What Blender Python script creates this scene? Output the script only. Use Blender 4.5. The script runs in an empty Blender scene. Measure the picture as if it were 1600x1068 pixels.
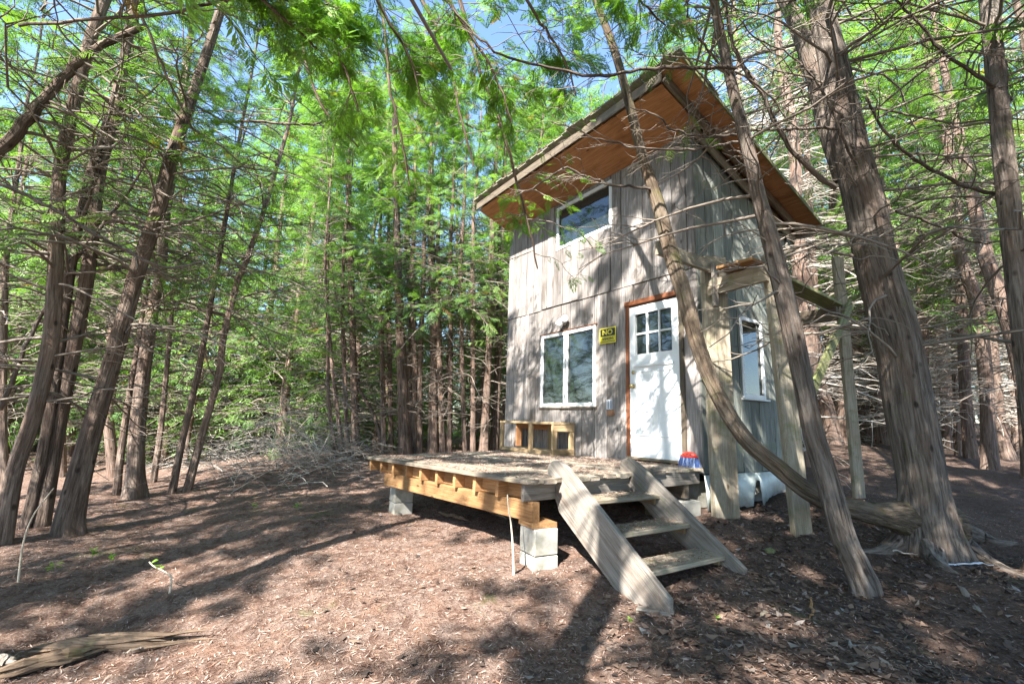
import bpy, bmesh, math, random
import numpy as np
from mathutils import Vector, Matrix

random.seed(7)
rng = np.random.default_rng(11)
R = math.radians
scene = bpy.context.scene
COL = scene.collection

# ------------------------------------------------------------------ camera, sky, sun, exposure
FPX = 735.25                                   # focal length in pixels of a 1600 px wide frame
CAM = np.array([7.5424, -4.9996, 0.3898])
YAW, PITCH, ROLL = 0.9758, 0.16959, 0.03227
_fw = np.array([-math.sin(YAW)*math.cos(PITCH), math.cos(YAW)*math.cos(PITCH), math.sin(PITCH)])
_rt = np.array([math.cos(YAW), math.sin(YAW), 0.0])
_up = np.cross(_rt, _fw)
RT = math.cos(ROLL)*_rt + math.sin(ROLL)*_up
UP = -math.sin(ROLL)*_rt + math.cos(ROLL)*_up
FW = _fw
cd = bpy.data.cameras.new('camera')
cam = bpy.data.objects.new('camera', cd)
COL.objects.link(cam)
cd.sensor_width = 36.0
cd.lens = 36.0*FPX/1600.0
cd.clip_start = 0.05
cd.clip_end = 2000
M = Matrix.Identity(4)
for i in range(3):
    M[i][0] = RT[i]; M[i][1] = UP[i]; M[i][2] = -FW[i]; M[i][3] = CAM[i]
cam.matrix_world = M
scene.camera = cam

SUN_EL, SUN_A = R(43), R(30)
SUNV = np.array([math.sin(SUN_A)*math.cos(SUN_EL), -math.cos(SUN_A)*math.cos(SUN_EL), math.sin(SUN_EL)])
world = bpy.data.worlds.new('World')
scene.world = world
world.use_nodes = True
wn = world.node_tree
bg = wn.nodes['Background']
sky = wn.nodes.new('ShaderNodeTexSky')
sky.sky_type = 'NISHITA'
sky.sun_disc = False
sky.sun_elevation = SUN_EL
sky.sun_rotation = math.atan2(SUNV[0], SUNV[1])
sky.air_density = 1.0
sky.dust_density = .4
sky.ozone_density = 3.0
wn.links.new(sky.outputs[0], bg.inputs[0])
bg.inputs[1].default_value = 0.11
sl = bpy.data.lights.new('sun', 'SUN')
sl.energy = 5.0
sl.angle = R(0.53)
sl.color = (1.0, 0.955, 0.89)
sun = bpy.data.objects.new('sun', sl)
COL.objects.link(sun)
sun.rotation_euler = Vector(SUNV).to_track_quat('Z', 'Y').to_euler()
sun.location = (0, -20, 30)
scene.view_settings.view_transform = 'Standard'
scene.view_settings.look = 'None'
scene.view_settings.exposure = 2.32
scene.view_settings.gamma = 1.0
scene.render.engine = 'CYCLES'
scene.cycles.max_bounces = 6
scene.cycles.diffuse_bounces = 3
scene.cycles.glossy_bounces = 3
scene.cycles.transmission_bounces = 3
scene.cycles.use_denoising = True
scene.cycles.denoising_prefilter = 'NONE'
scene.cycles.caustics_reflective = False
scene.cycles.caustics_refractive = False

# ------------------------------------------------------------------ helpers
def ray(x, y):
    return FW + RT*(x-800)/FPX - UP*(y-534)/FPX
def atz(x, y, z):
    d = ray(x, y); return CAM + d*(z-CAM[2])/d[2]
def atX(x, y, X):
    d = ray(x, y); return CAM + d*(X-CAM[0])/d[0]
def atY(x, y, Y):
    d = ray(x, y); return CAM + d*(Y-CAM[1])/d[1]
WH = np.array([FW[0], FW[1], 0]); WH /= np.linalg.norm(WH)
def atD(x, y, D):                                # point at horizontal distance D in front of the lens
    d = ray(x, y); return CAM + d*D/(d@WH)

def rpx(w, px, depth):                           # radius of a round stem seen w wide at column px
    return .90*w*depth*math.cos(math.atan((px-800)/FPX))/(2*FPX)

def tag(o, label=None, cat=None, group=None, kind=None):
    if label: o['label'] = label
    if cat: o['category'] = cat
    if group: o['group'] = group
    if kind: o['kind'] = kind
    return o
def empty(name, loc, label=None, cat=None, group=None):
    o = bpy.data.objects.new(name, None)
    o.empty_display_size = 0.2
    COL.objects.link(o)
    o.location = tuple(float(v) for v in loc)
    return tag(o, label, cat, group)
def link(name, me, parent=None, mat=None):
    o = bpy.data.objects.new(name, me)
    COL.objects.link(o)
    if mat is not None and not me.materials: me.materials.append(mat)
    if parent is not None:
        o.parent = parent
        # local transform = world, because parents are unrotated: subtract its position
        p = parent; off = Vector((0, 0, 0))
        while p is not None:
            off += p.location; p = p.parent
        o.location = -off
    return o
def mesh(name, verts, faces, smooth=False):
    me = bpy.data.meshes.new(name)
    me.from_pydata([tuple(map(float, v)) for v in verts], [], faces)
    if smooth:
        me.polygons.foreach_set('use_smooth', [True]*len(me.polygons))
    me.update()
    return me
def npmesh(name, V, Q, smooth=False, attrs=None):
    """V (n,3), Q (m,4) or (m,3) index arrays"""
    me = bpy.data.meshes.new(name)
    k = Q.shape[1]
    me.vertices.add(len(V)); me.vertices.foreach_set('co', np.ascontiguousarray(V, dtype=np.float32).ravel())
    me.loops.add(Q.size); me.loops.foreach_set('vertex_index', np.ascontiguousarray(Q, dtype=np.int32).ravel())
    me.polygons.add(len(Q))
    me.polygons.foreach_set('loop_start', np.arange(len(Q), dtype=np.int32)*k)
    me.polygons.foreach_set('loop_total', np.full(len(Q), k, dtype=np.int32))
    if smooth: me.polygons.foreach_set('use_smooth', np.ones(len(Q), dtype=bool))
    for n, (typ, arr) in (attrs or {}).items():
        a = me.attributes.new(n, typ, 'POINT')
        a.data.foreach_set('vector' if typ == 'FLOAT_VECTOR' else 'value', np.ascontiguousarray(arr, dtype=np.float32).ravel())
    me.update(calc_edges=True)
    me.validate()
    return me

# ------------------------------------------------------------------ materials
MATS = {}
class N:
    def __init__(s, name):
        s.m = bpy.data.materials.new(name); s.m.use_nodes = True
        s.t = s.m.node_tree; s.p = s.t.nodes['Principled BSDF']; s.out = s.t.nodes['Material Output']
        MATS[name] = s.m
    def n(s, typ, **kw):
        x = s.t.nodes.new(typ)
        for k, v in kw.items():
            if k.startswith('i_'):
                key = k[2:]
                x.inputs[int(key) if key.isdigit() else key].default_value = v
            else: setattr(x, k, v)
        return x
    def l(s, a, b): s.t.links.new(a, b)
    def ramp(s, fac, stops):
        r = s.n('ShaderNodeValToRGB')
        e = r.color_ramp.elements
        while len(e) < len(stops): e.new(0.5)
        for i, (p, c) in enumerate(stops):
            e[i].position = p; e[i].color = (*c, 1) if len(c) == 3 else c
        s.l(fac, r.inputs[0]); return r.outputs[0]
    def mix(s, fac, a, b, mode='MIX'):
        m = s.n('ShaderNodeMix', data_type='RGBA', blend_type=mode)
        if isinstance(fac, (int, float)): m.inputs[0].default_value = fac
        else: s.l(fac, m.inputs[0])
        for i, v in ((6, a), (7, b)):
            if isinstance(v, tuple): m.inputs[i].default_value = (*v, 1)
            else: s.l(v, m.inputs[i])
        return m.outputs[2]
    def noise(s, vec, scale=5, detail=4, rough=.6, dist=0):
        x = s.n('ShaderNodeTexNoise'); x.inputs['Scale'].default_value = scale
        x.inputs['Detail'].default_value = detail; x.inputs['Roughness'].default_value = rough
        x.inputs['Distortion'].default_value = dist
        if vec is not None: s.l(vec, x.inputs['Vector'])
        return x.outputs['Fac']
    def mapping(s, vec, scale=(1, 1, 1), loc=None):
        m = s.n('ShaderNodeMapping'); m.inputs['Scale'].default_value = scale
        s.l(vec, m.inputs['Vector'])
        if loc is not None: s.l(loc, m.inputs['Location'])
        return m.outputs[0]
    def bump(s, h, strength=.5, dist=.01):
        b = s.n('ShaderNodeBump'); b.inputs['Strength'].default_value = strength; b.inputs['Distance'].default_value = dist
        s.l(h, b.inputs['Height']); s.l(b.outputs[0], s.p.inputs['Normal'])

def wood(name, dark, mid, light, moss=0.0, rough=.85, bump=.5, mosscol=(.10, .13, .03), stain=(.05, .035, .03), stainamt=.5):
    s = N(name)
    tc = s.n('ShaderNodeTexCoord'); oi = s.n('ShaderNodeObjectInfo')
    comb = s.n('ShaderNodeCombineXYZ')
    mul = s.n('ShaderNodeMath', operation='MULTIPLY', i_1=37.0); s.l(oi.outputs['Random'], mul.inputs[0])
    for i in range(3): s.l(mul.outputs[0], comb.inputs[i])
    v = s.mapping(tc.outputs['Object'], (.9, 15, 15), comb.outputs[0])
    g = s.noise(v, 2.2, 6, .65, .6)
    fine = s.noise(s.mapping(tc.outputs['Object'], (3, 70, 70), comb.outputs[0]), 1.5, 3, .6)
    col = s.ramp(g, [(.28, dark), (.5, mid), (.75, light)])
    col = s.mix(.35, col, s.ramp(fine, [(.35, dark), (.62, light)]), 'MIX')
    # blotchy weather stain with its own shape
    st = s.noise(s.mapping(tc.outputs['Object'], (1.2, 3.5, 3.5), comb.outputs[0]), 2.0, 5, .6)
    f = s.ramp(st, [(.5, (0, 0, 0)), (.72, (stainamt,)*3)])
    col = s.mix(f, col, stain)
    # knots
    vo = s.n('ShaderNodeTexVoronoi'); vo.inputs['Scale'].default_value = 1.0
    s.l(s.mapping(tc.outputs['Object'], (2.2, 6, 6), comb.outputs[0]), vo.inputs['Vector'])
    kf = s.ramp(vo.outputs['Distance'], [(.05, (.85,)*3), (.10, (0, 0, 0))])
    col = s.mix(kf, col, (dark[0]*.35, dark[1]*.3, dark[2]*.3))
    # per-board tone
    hv = s.n('ShaderNodeHueSaturation')
    mr = s.n('ShaderNodeMapRange', i_3=.72, i_4=1.22); s.l(oi.outputs['Random'], mr.inputs[0])
    s.l(mr.outputs[0], hv.inputs['Value']); s.l(col, hv.inputs['Color']); col = hv.outputs[0]
    if moss:
        mo = s.noise(tc.outputs['Object'], 5, 6, .7)
        mf = s.ramp(mo, [(.62-.25*moss, (0, 0, 0)), (.78-.2*moss, (min(1, .4+moss),)*3)])
        col = s.mix(mf, col, mosscol)
    s.l(col, s.p.inputs['Base Color']); s.p.inputs['Roughness'].default_value = rough
    s.p.inputs['Specular IOR Level'].default_value = .25
    ad = s.n('ShaderNodeMath', operation='ADD'); s.l(g, ad.inputs[0]); s.l(fine, ad.inputs[1])
    s.bump(ad.outputs[0], bump, .006)
    return s.m
wood('siding', (.075, .066, .06), (.22, .199, .185), (.385, .355, .335), stainamt=.75, stain=(.11, .085, .065), bump=.8)
wood('siding_green', (.085, .10, .085), (.19, .205, .18), (.32, .33, .30), moss=.25, mosscol=(.13, .16, .07), stainamt=.4, stain=(.12, .12, .08))
wood('grey_plank', (.10, .088, .075), (.215, .19, .162), (.33, .30, .26), moss=.12, stainamt=.6, stain=(.13, .085, .06), bump=.8)
wood('post_wood', (.14, .115, .08), (.28, .24, .178), (.41, .365, .285), moss=.35, mosscol=(.14, .145, .06), stainamt=.65, stain=(.16, .11, .07))
wood('fresh_wood', (.17, .08, .033), (.34, .18, .075), (.47, .285, .135), stainamt=.5, stain=(.20, .085, .03))
wood('soffit_wood', (.24, .10, .04), (.40, .19, .085), (.52, .28, .14), stainamt=.75, stain=(.18, .07, .03), bump=.3)
wood('bench_wood', (.16, .105, .055), (.30, .215, .12), (.42, .32, .195), moss=.15, stainamt=.4, stain=(.20, .09, .03))
wood('deck_wood', (.15, .12, .09), (.28, .235, .18), (.40, .35, .28), moss=.2, stainamt=.6, stain=(.10, .065, .05))
wood('mossy_plank', (.09, .10, .04), (.19, .20, .085), (.31, .31, .16), moss=.4, mosscol=(.14, .17, .045), stainamt=.4)
wood('brown_trim', (.10, .035, .018), (.22, .075, .032), (.33, .13, .06), stainamt=.6, stain=(.05, .02, .015))
wood('dark_plank', (.07, .055, .04), (.14, .11, .08), (.23, .19, .14), moss=.2, stainamt=.6)
wood('rotten_wood', (.065, .042, .028), (.15, .10, .066), (.27, .20, .135), moss=.15, stainamt=.6, stain=(.09, .05, .03))
wood('inner_wall', (.03, .025, .02), (.05, .042, .035), (.08, .07, .06))

def paint(name, col, dirt, rough=.5, amt=.5, scale=3):
    s = N(name); tc = s.n('ShaderNodeTexCoord')
    n = s.noise(tc.outputs['Object'], scale, 6, .65)
    f = s.ramp(n, [(.45, (0, 0, 0)), (.75, (amt,)*3)])
    c = s.mix(f, col, dirt); s.l(c, s.p.inputs['Base Color'])
    s.p.inputs['Roughness'].default_value = rough
    s.bump(s.noise(tc.outputs['Object'], scale*14, 3, .6), .15, .003)
    return s.m
paint('white_paint', (.66, .68, .68), (.42, .41, .37), .45, .5, 4)
paint('door_paint', (.66, .69, .70), (.50, .50, .46), .5, .35, 2)
paint('sheet_metal', (.52, .58, .55), (.22, .24, .18), .45, .8, 5)
paint('concrete', (.33, .32, .285), (.16, .15, .10), .9, .95, 7)
paint('brass', (.55, .42, .20), (.25, .18, .08), .3, .5, 20)
MATS['brass'].node_tree.nodes['Principled BSDF'].inputs['Metallic'].default_value = .8
paint('sign_yellow', (.62, .55, .04), (.40, .36, .05), .5, .3, 20)
paint('sign_black', (.02, .02, .02), (.05, .05, .045), .5, .3, 20)
paint('red_plastic', (.60, .035, .02), (.40, .03, .02), .35, .3, 20)
paint('blue_bristle', (.05, .09, .22), (.12, .16, .30), .6, .6, 60)
paint('plastic_grey', (.50, .52, .54), (.30, .30, .30), .4, .4, 20)
paint('dark_metal', (.10, .085, .07), (.05, .04, .035), .5, .4, 20)
paint('rust', (.25, .13, .07), (.14, .07, .04), .8, .6, 14)
paint('rope', (.55, .50, .38), (.35, .30, .2), .9, .5, 30)
paint('dead_twig', (.21, .175, .142), (.12, .092, .072), .9, .8, 3)
paint('pale_twig', (.46, .41, .35), (.28, .235, .19), .9, .8, 3)
paint('pale_stem', (.55, .47, .36), (.36, .28, .2), .8, .6, 12)
paint('pipe_white', (.6, .62, .66), (.4, .4, .4), .4, .5, 12)
s = N('glass'); s.p.inputs['Base Color'].default_value = (.018, .026, .026, 1); s.p.inputs['Roughness'].default_value = .03
s.p.inputs['IOR'].default_value = 1.75
tc = s.n('ShaderNodeTexCoord'); s.bump(s.noise(tc.outputs['Object'], 3, 2), .06, .02)

def barkmat(name, dark, mid, light, moss=.0):
    s = N(name)
    at = s.n('ShaderNodeAttribute', attribute_name='bark'); vec = at.outputs['Vector']
    oi = s.n('ShaderNodeObjectInfo')
    a = s.noise(s.mapping(vec, (15, 15, 1.5)), 1.6, 6, .66, .8)
    b = s.noise(s.mapping(vec, (48, 48, 3)), 1.4, 4, .6, .4)
    c = s.noise(s.mapping(vec, (4, 4, 1.2)), 1.3, 4, .6)
    col = s.ramp(a, [(.39, dark), (.5, mid), (.64, light)])
    col = s.mix(.4, col, s.ramp(b, [(.36, dark), (.66, light)]))
    col = s.mix(s.ramp(c, [(.45, (0, 0, 0)), (.7, (.55,)*3)]), col, s.mix(a, (light[0]*.8, light[1]*.55, light[2]*.42), mid))
    vo = s.n('ShaderNodeTexVoronoi'); vo.inputs['Scale'].default_value = 1; s.l(s.mapping(vec, (7, 7, 4)), vo.inputs['Vector'])
    col = s.mix(s.ramp(vo.outputs['Distance'], [(.08, (.8,)*3), (.17, (0, 0, 0))]), col, (dark[0]*.5, dark[1]*.45, dark[2]*.45))
    if moss:
        mo = s.noise(s.mapping(vec, (6, 6, 3)), 1.2, 6, .7)
        col = s.mix(s.ramp(mo, [(.60-.2*moss, (0, 0, 0)), (.75, (.85,)*3)]), col, (.11, .12, .035))
    hv = s.n('ShaderNodeHueSaturation'); mr = s.n('ShaderNodeMapRange', i_3=.75, i_4=1.2)
    s.l(oi.outputs['Random'], mr.inputs[0]); s.l(mr.outputs[0], hv.inputs['Value']); s.l(col, hv.inputs['Color'])
    s.l(hv.outputs[0], s.p.inputs['Base Color']); s.p.inputs['Roughness'].default_value = .92
    s.p.inputs['Specular IOR Level'].default_value = .15
    ad = s.n('ShaderNodeMath', operation='MULTIPLY_ADD', i_1=.5); s.l(b, ad.inputs[0]); s.l(a, ad.inputs[2])
    s.bump(ad.outputs[0], 1.0, .035)
    return s.m
barkmat('bark_red', (.05, .035, .027), (.16, .118, .094), (.31, .245, .20))
barkmat('bark_grey', (.042, .033, .027), (.15, .12, .10), (.31, .265, .228), moss=.05)
barkmat('bark_moss', (.05, .037, .027), (.15, .115, .082), (.29, .235, .18), moss=.35)
barkmat('bark_far', (.06, .04, .031), (.165, .115, .088), (.29, .22, .18))

def leafmat(name, c1, c2, c3, trans=.45):
    s = N(name)
    at = s.n('ShaderNodeAttribute', attribute_name='v'); 
    col = s.ramp(at.outputs['Fac'], [(.0, c1), (.5, c2), (.93, c3), (.98, (.16, .085, .03))])
    s.l(col, s.p.inputs['Base Color']); s.p.inputs['Roughness'].default_value = .55
    s.p.inputs['Specular IOR Level'].default_value = .3
    tr = s.n('ShaderNodeBsdfTranslucent')
    g = s.mix(1.0, col, (trans*2.3, trans*2.5, trans*1.1), 'MULTIPLY'); s.l(g, tr.inputs[0])
    mx = s.n('ShaderNodeAddShader')
    s.l(s.p.outputs[0], mx.inputs[0]); s.l(tr.outputs[0], mx.inputs[1]); s.l(mx.outputs[0], s.out.inputs[0])
    return s.m
leafmat('cedar_leaf', (.045, .095, .022), (.07, .13, .028), (.105, .175, .036))
leafmat('cedar_leaf_bright', (.05, .115, .014), (.078, .155, .018), (.12, .205, .028), .5)
leafmat('cedar_leaf_far', (.052, .105, .028), (.078, .14, .034), (.12, .185, .045), .48)
leafmat('herb_leaf', (.08, .16, .02), (.11, .2, .025), (.15, .23, .03), .5)

# forest floor
s = N('forest_floor'); tc = s.n('ShaderNodeTexCoord'); v = tc.outputs['Object']
big = s.noise(v, .55, 4, .6); med = s.noise(v, 5, 6, .7); fine = s.noise(v, 55, 5, .75); ff = s.noise(v, 190, 3, .7)
col = s.ramp(fine, [(.3, (.075, .045, .034)), (.5, (.20, .138, .108)), (.72, (.40, .31, .262))])
col = s.mix(.4, col, s.ramp(ff, [(.35, (.06, .037, .028)), (.65, (.40, .31, .265))]))
col = s.mix(s.ramp(med, [(.42, (0, 0, 0)), (.7, (.6,)*3)]), col, (.21, .105, .06))
m2 = s.noise(v, 11, 7, .78, .8)
col = s.mix(s.ramp(m2, [(.46, (0, 0, 0)), (.60, (.88,)*3)]), col, (.085, .046, .033))
# darker, leafier humus east of the steps (the same soil map wherever the sun is)
sep = s.n('ShaderNodeSeparateXYZ'); s.l(v, sep.inputs[0])
ex = s.n('ShaderNodeMath', operation='ADD'); s.l(sep.outputs[0], ex.inputs[0])
h1 = s.n('ShaderNodeMath', operation='MULTIPLY', i_1=.55); s.l(sep.outputs[1], h1.inputs[0]); s.l(h1.outputs[0], ex.inputs[1])
e2 = s.n('ShaderNodeMath', operation='MULTIPLY_ADD', i_1=2.0); s.l(big, e2.inputs[0]); s.l(ex.outputs[0], e2.inputs[2])
mr = s.n('ShaderNodeMapRange', i_1=4.3, i_2=6.0, i_3=0.0, i_4=.62); s.l(e2.outputs[0], mr.inputs[0])
col = s.mix(mr.outputs[0], col, s.ramp(fine, [(.35, (.035, .026, .022)), (.7, (.12, .085, .066))]))
gm = s.noise(v, 1.6, 5, .7)
col = s.mix(s.ramp(gm, [(.61, (0, 0, 0)), (.72, (.6,)*3)]), col, (.10, .115, .035))
s.l(col, s.p.inputs['Base Color']); s.p.inputs['Roughness'].default_value = .95
s.p.inputs['Specular IOR Level'].default_value = .1
ad = s.n('ShaderNodeMath', operation='MULTIPLY_ADD', i_1=.6); s.l(ff, ad.inputs[0]); s.l(fine, ad.inputs[2])
s.bump(ad.outputs[0], .9, .02)
def littermat(name, stops, rough=.9):
    s = N(name); at = s.n('ShaderNodeAttribute', attribute_name='v')
    c = s.ramp(at.outputs['Fac'], stops); s.l(c, s.p.inputs['Base Color'])
    s.p.inputs['Roughness'].default_value = rough; s.p.inputs['Specular IOR Level'].default_value = .2
littermat('needle_litter', [(0, (.08, .045, .032)), (.35, (.20, .115, .08)), (.6, (.32, .225, .18)), (.9, (.46, .37, .32)), (1, (.30, .13, .055))])
littermat('dead_leaf', [(0, (.035, .027, .024)), (.4, (.085, .06, .048)), (.7, (.15, .10, .075)), (.9, (.22, .15, .11)), (1, (.26, .25, .24))], .6)
littermat('bristle', [(0, (.03, .06, .17)), (.6, (.07, .12, .28)), (1, (.30, .36, .48))], .5)
s = N('roofing'); tc = s.n('ShaderNodeTexCoord'); n = s.noise(tc.outputs['Object'], 9, 6, .7)
col = s.ramp(n, [(.35, (.16, .15, .115)), (.5, (.27, .26, .21)), (.66, (.17, .19, .08))])
s.l(col, s.p.inputs['Base Color']); s.p.inputs['Roughness'].default_value = .95
s.bump(s.noise(tc.outputs['Object'], 40, 5, .7), .8, .03)

# ------------------------------------------------------------------ terrain
CTRL = [atz(*c) for c in [(820, 890, -.69), (890, 885, -.68), (600, 800, -.76), (1040, 968, -.80), (1160, 893, -.68),
        (1135, 808, -.56), (1250, 818, -.55), (1345, 772, -.34), (1350, 925, -.78), (1460, 875, -.72), (1600, 890, -.78),
        (105, 835, -.95), (10, 850, -.95), (208, 776, -.86), (290, 768, -.80), (420, 738, -.68), (556, 716, -.55),
        (640, 707, -.38), (740, 706, -.33), (1548, 732, -.2), (1517, 715, -.05), (1355, 687, .12), (1298, 692, .15),
        (800, 1068, -.9), (100, 1000, -.98), (1600, 1068, -.93), (300, 900, -.86), (500, 860, -.78)]]
CTRL += [np.array(c, float) for c in [(7.54, -5, -.97), (2.5, -1, -.66), (2.5, 1.2, -.45), (0, 1, -.5), (-6, -6.5, -1.25), (-10, -8, -1.7),
        (-12, 0, -.9), (-12, 8, -.3), (-20, 4, -.8), (-5, 12, .25), (0, 22, .7), (8, 18, .1), (14, 10, -.2), (15, 0, -.8), (12, -10, -1.2),
        (0, -12, -1.6), (-25, -15, -2.5), (-30, 20, 0), (0, 45, 1.5), (30, 30, .5), (40, -20, -2), (0, -45, -3), (-60, 0, -2), (80, 80, 1), (-80, 80, 0), (-80, -80, -4), (80, -80, -3)]]
CTRL = np.array(CTRL)
def ground(x, y):
    x = np.asarray(x, float); y = np.asarray(y, float)
    d2 = (x[..., None]-CTRL[:, 0])**2 + (y[..., None]-CTRL[:, 1])**2
    w = 1/(d2+.12)**1.5
    z = (w*CTRL[:, 2]).sum(-1)/w.sum(-1)
    return z
def bumps(x, y):
    return (.018*np.sin(2.1*x+1.3*np.sin(1.7*y)) + .016*np.sin(2.9*y+.7+1.1*np.sin(2.3*x)) + .009*np.sin(6.1*x+2*np.sin(3.7*y))*np.sin(5.3*y+1)
            + .010*np.sin(13*x+3*np.sin(7*y))*np.sin(11.7*y+2.5*np.sin(5*x)) + .006*np.sin(29*x+5*np.sin(9*y))*np.sin(31*y))
def gz(x, y): return ground(x, y)+bumps(np.asarray(x, float), np.asarray(y, float))
def hit(px, py):
    """where the sight line through a picture point meets the ground"""
    d = ray(px, py); t = 0.8
    while t < 60:
        p = CAM+d*t
        if p[2] < float(ground(p[0], p[1])): return p
        t += .02
    return CAM+d*20
def axis(a, b, step, far):
    c = list(np.arange(a, b, step)); g = step
    hi = [c[-1]]; lo = [c[0]]
    while hi[-1] < far: g *= 1.18; hi.append(hi[-1]+g)
    g = step
    while lo[-1] > -far: g *= 1.18; lo.append(lo[-1]-g)
    return np.array(lo[:0:-1]+c+hi[1:])
gx = axis(-3, 9, .055, 160); gy = axis(-8, 5, .055, 160)
X, Y = np.meshgrid(gx, gy, indexing='ij')
Z = np.empty_like(X)
for i in range(0, len(gx), 20): Z[i:i+20] = gz(X[i:i+20], Y[i:i+20])
nx, ny = X.shape
idx = np.arange(nx*ny).reshape(nx, ny)
Q = np.stack([idx[:-1, :-1], idx[1:, :-1], idx[1:, 1:], idx[:-1, 1:]], -1).reshape(-1, 4)
go = link('ground', npmesh('ground', np.stack([X, Y, Z], -1).reshape(-1, 3), Q, True), None, MATS['forest_floor'])
tag(go, 'forest floor of reddish cedar needles and dark leaf mould', 'ground', kind='structure')

# ------------------------------------------------------------------ tubes, trunks, fronds
def tubes(P, Rr, seg):
    """P (n,k,3) paths, Rr (n,k) radii -> V, Q, bark coords"""
    n, k, _ = P.shape
    T = np.gradient(P, axis=1); T /= np.linalg.norm(T, axis=2, keepdims=True)+1e-9
    t0 = T.mean(1); ref = np.where(np.abs(t0[:, 2:3]) > .8, np.array([[1., 0, 0]]), np.array([[0, 0, 1.]]))[:, None, :]
    A = np.cross(T, ref); A /= np.linalg.norm(A, axis=2, keepdims=True)+1e-9
    B = np.cross(T, A)
    th = np.arange(seg)*2*np.pi/seg
    c, s_ = np.cos(th), np.sin(th)
    V = P[:, :, None, :] + Rr[:, :, None, None]*(c[None, None, :, None]*A[:, :, None, :]+s_[None, None, :, None]*B[:, :, None, :])
    L = np.concatenate([np.zeros((n, 1)), np.cumsum(np.linalg.norm(np.diff(P, axis=1), axis=2), 1)], 1)
    bk = np.stack([np.broadcast_to(Rr[:, :, None]*c, V.shape[:3]), np.broadcast_to(Rr[:, :, None]*s_, V.shape[:3]),
                   np.broadcast_to(L[:, :, None], V.shape[:3])], -1)
    idx = np.arange(n*k*seg).reshape(n, k, seg); nxt = np.roll(idx, -1, 2)
    Q = np.stack([idx[:, :-1], nxt[:, :-1], nxt[:, 1:], idx[:, 1:]], -1).reshape(-1, 4)
    return V.reshape(-1, 3), Q, bk.reshape(-1, 3)
def catmull(P, n):
    P = np.asarray(P, float); out = []
    seg = np.concatenate([[0], np.cumsum(np.linalg.norm(np.diff(P[:, :3], axis=0), axis=1))])
    u = np.linspace(0, seg[-1], n)
    E = np.vstack([2*P[0]-P[1], P, 2*P[-1]-P[-2]])
    for t in u:
        i = min(np.searchsorted(seg, t, 'right')-1, len(P)-2)
        f = (t-seg[i])/(seg[i+1]-seg[i]+1e-9)
        a, b, c, d = E[i], E[i+1], E[i+2], E[i+3]
        out.append(.5*(2*b+(c-a)*f+(2*a-5*b+4*c-d)*f*f+(3*b-a-3*c+d)*f**3))
    return np.array(out)
def trunk_mesh(name, path, rad, seg, rnd, ridge=.06, root=0.0):
    V, Q, bk = tubes(path[None], rad[None], seg)
    k = len(path); L = np.concatenate([[0], np.cumsum(np.linalg.norm(np.diff(path, axis=0), axis=1))])
    th = np.arange(seg)*2*np.pi/seg
    f = np.zeros((k, seg))
    for n_, a in ((2, .5), (3, .5), (5, .6), (8, .5), (13, .45), (19, .35)):
        if n_ > seg/2.5: continue
        ph = rnd.uniform(0, 6.28); dr = np.cumsum(rnd.normal(0, .10, k))*min(1, 4/n_)
        f += a*np.cos(n_*th[None]+ph+dr[:, None])*np.clip(1+.4*np.cumsum(rnd.normal(0, .1, k)), .4, 1.6)[:, None]
    f *= ridge
    f += ridge*.5*rnd.normal(0, 1, (k, seg))*(.4 if seg > 20 else .2)
    if root:
        ph = rnd.uniform(0, 6.28, 3)
        lob = np.maximum(0, np.cos(3*th+ph[0]))**2+.7*np.maximum(0, np.cos(2*th+ph[1]))**3+.35*np.maximum(0, np.cos(7*th+ph[2]))
        f += root*np.exp(-L/.30)[:, None]*lob[None]
    f = f.reshape(-1, 1)
    C = np.repeat(path, seg, 0)
    V = C+(V-C)*(1+f)
    return npmesh(name, V, Q, True, {'bark': ('FLOAT_VECTOR', bk)})

def branch_paths(org, az, el, length, droop, k, rnd, wig=.05):
    n = len(org)
    s_ = np.linspace(0, 1, k)
    d = np.stack([np.cos(az)*np.cos(el), np.sin(az)*np.cos(el), np.sin(el)], -1)
    P = org[:, None, :]+d[:, None, :]*(length[:, None]*s_)[:, :, None]
    P[:, :, 2] -= (droop*length)[:, None]*s_**2
    w = np.cumsum(rnd.normal(0, wig, (n, k, 3)), 1)*length[:, None, None]*s_[None, :, None]**.6
    w[:, 0] = 0
    return P+w
def sub_twigs(P, per, rnd, lo=.25, hi=.55, droop=.35, k=5, start=.2):
    n, kk, _ = P.shape
    bi = np.repeat(np.arange(n), per); f = rnd.uniform(start, .97, n*per)
    x = f*(kk-1); i0 = np.minimum(x.astype(int), kk-2); fr = (x-i0)[:, None]
    o = P[bi, i0]*(1-fr)+P[bi, i0+1]*fr
    t = P[bi, i0+1]-P[bi, i0]
    L = np.linalg.norm(P[:, -1]-P[:, 0], axis=1)[bi]
    az = np.arctan2(t[:, 1], t[:, 0])+rnd.choice([-1, 1], n*per)*rnd.uniform(.4, 1.2, n*per)
    el = rnd.uniform(-.3, .4, n*per)
    ln = L*rnd.uniform(lo, hi, n*per)*(1-.5*f)
    return branch_paths(o, az, el, ln, np.full(n*per, droop)*rnd.uniform(-.6, 1.4, n*per), k, rnd, .05), bi
def taper(P, r0, r1=.25):
    k = P.shape[1]; s_ = np.linspace(1, r1, k)
    return np.asarray(r0)[:, None]*s_[None]

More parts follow.
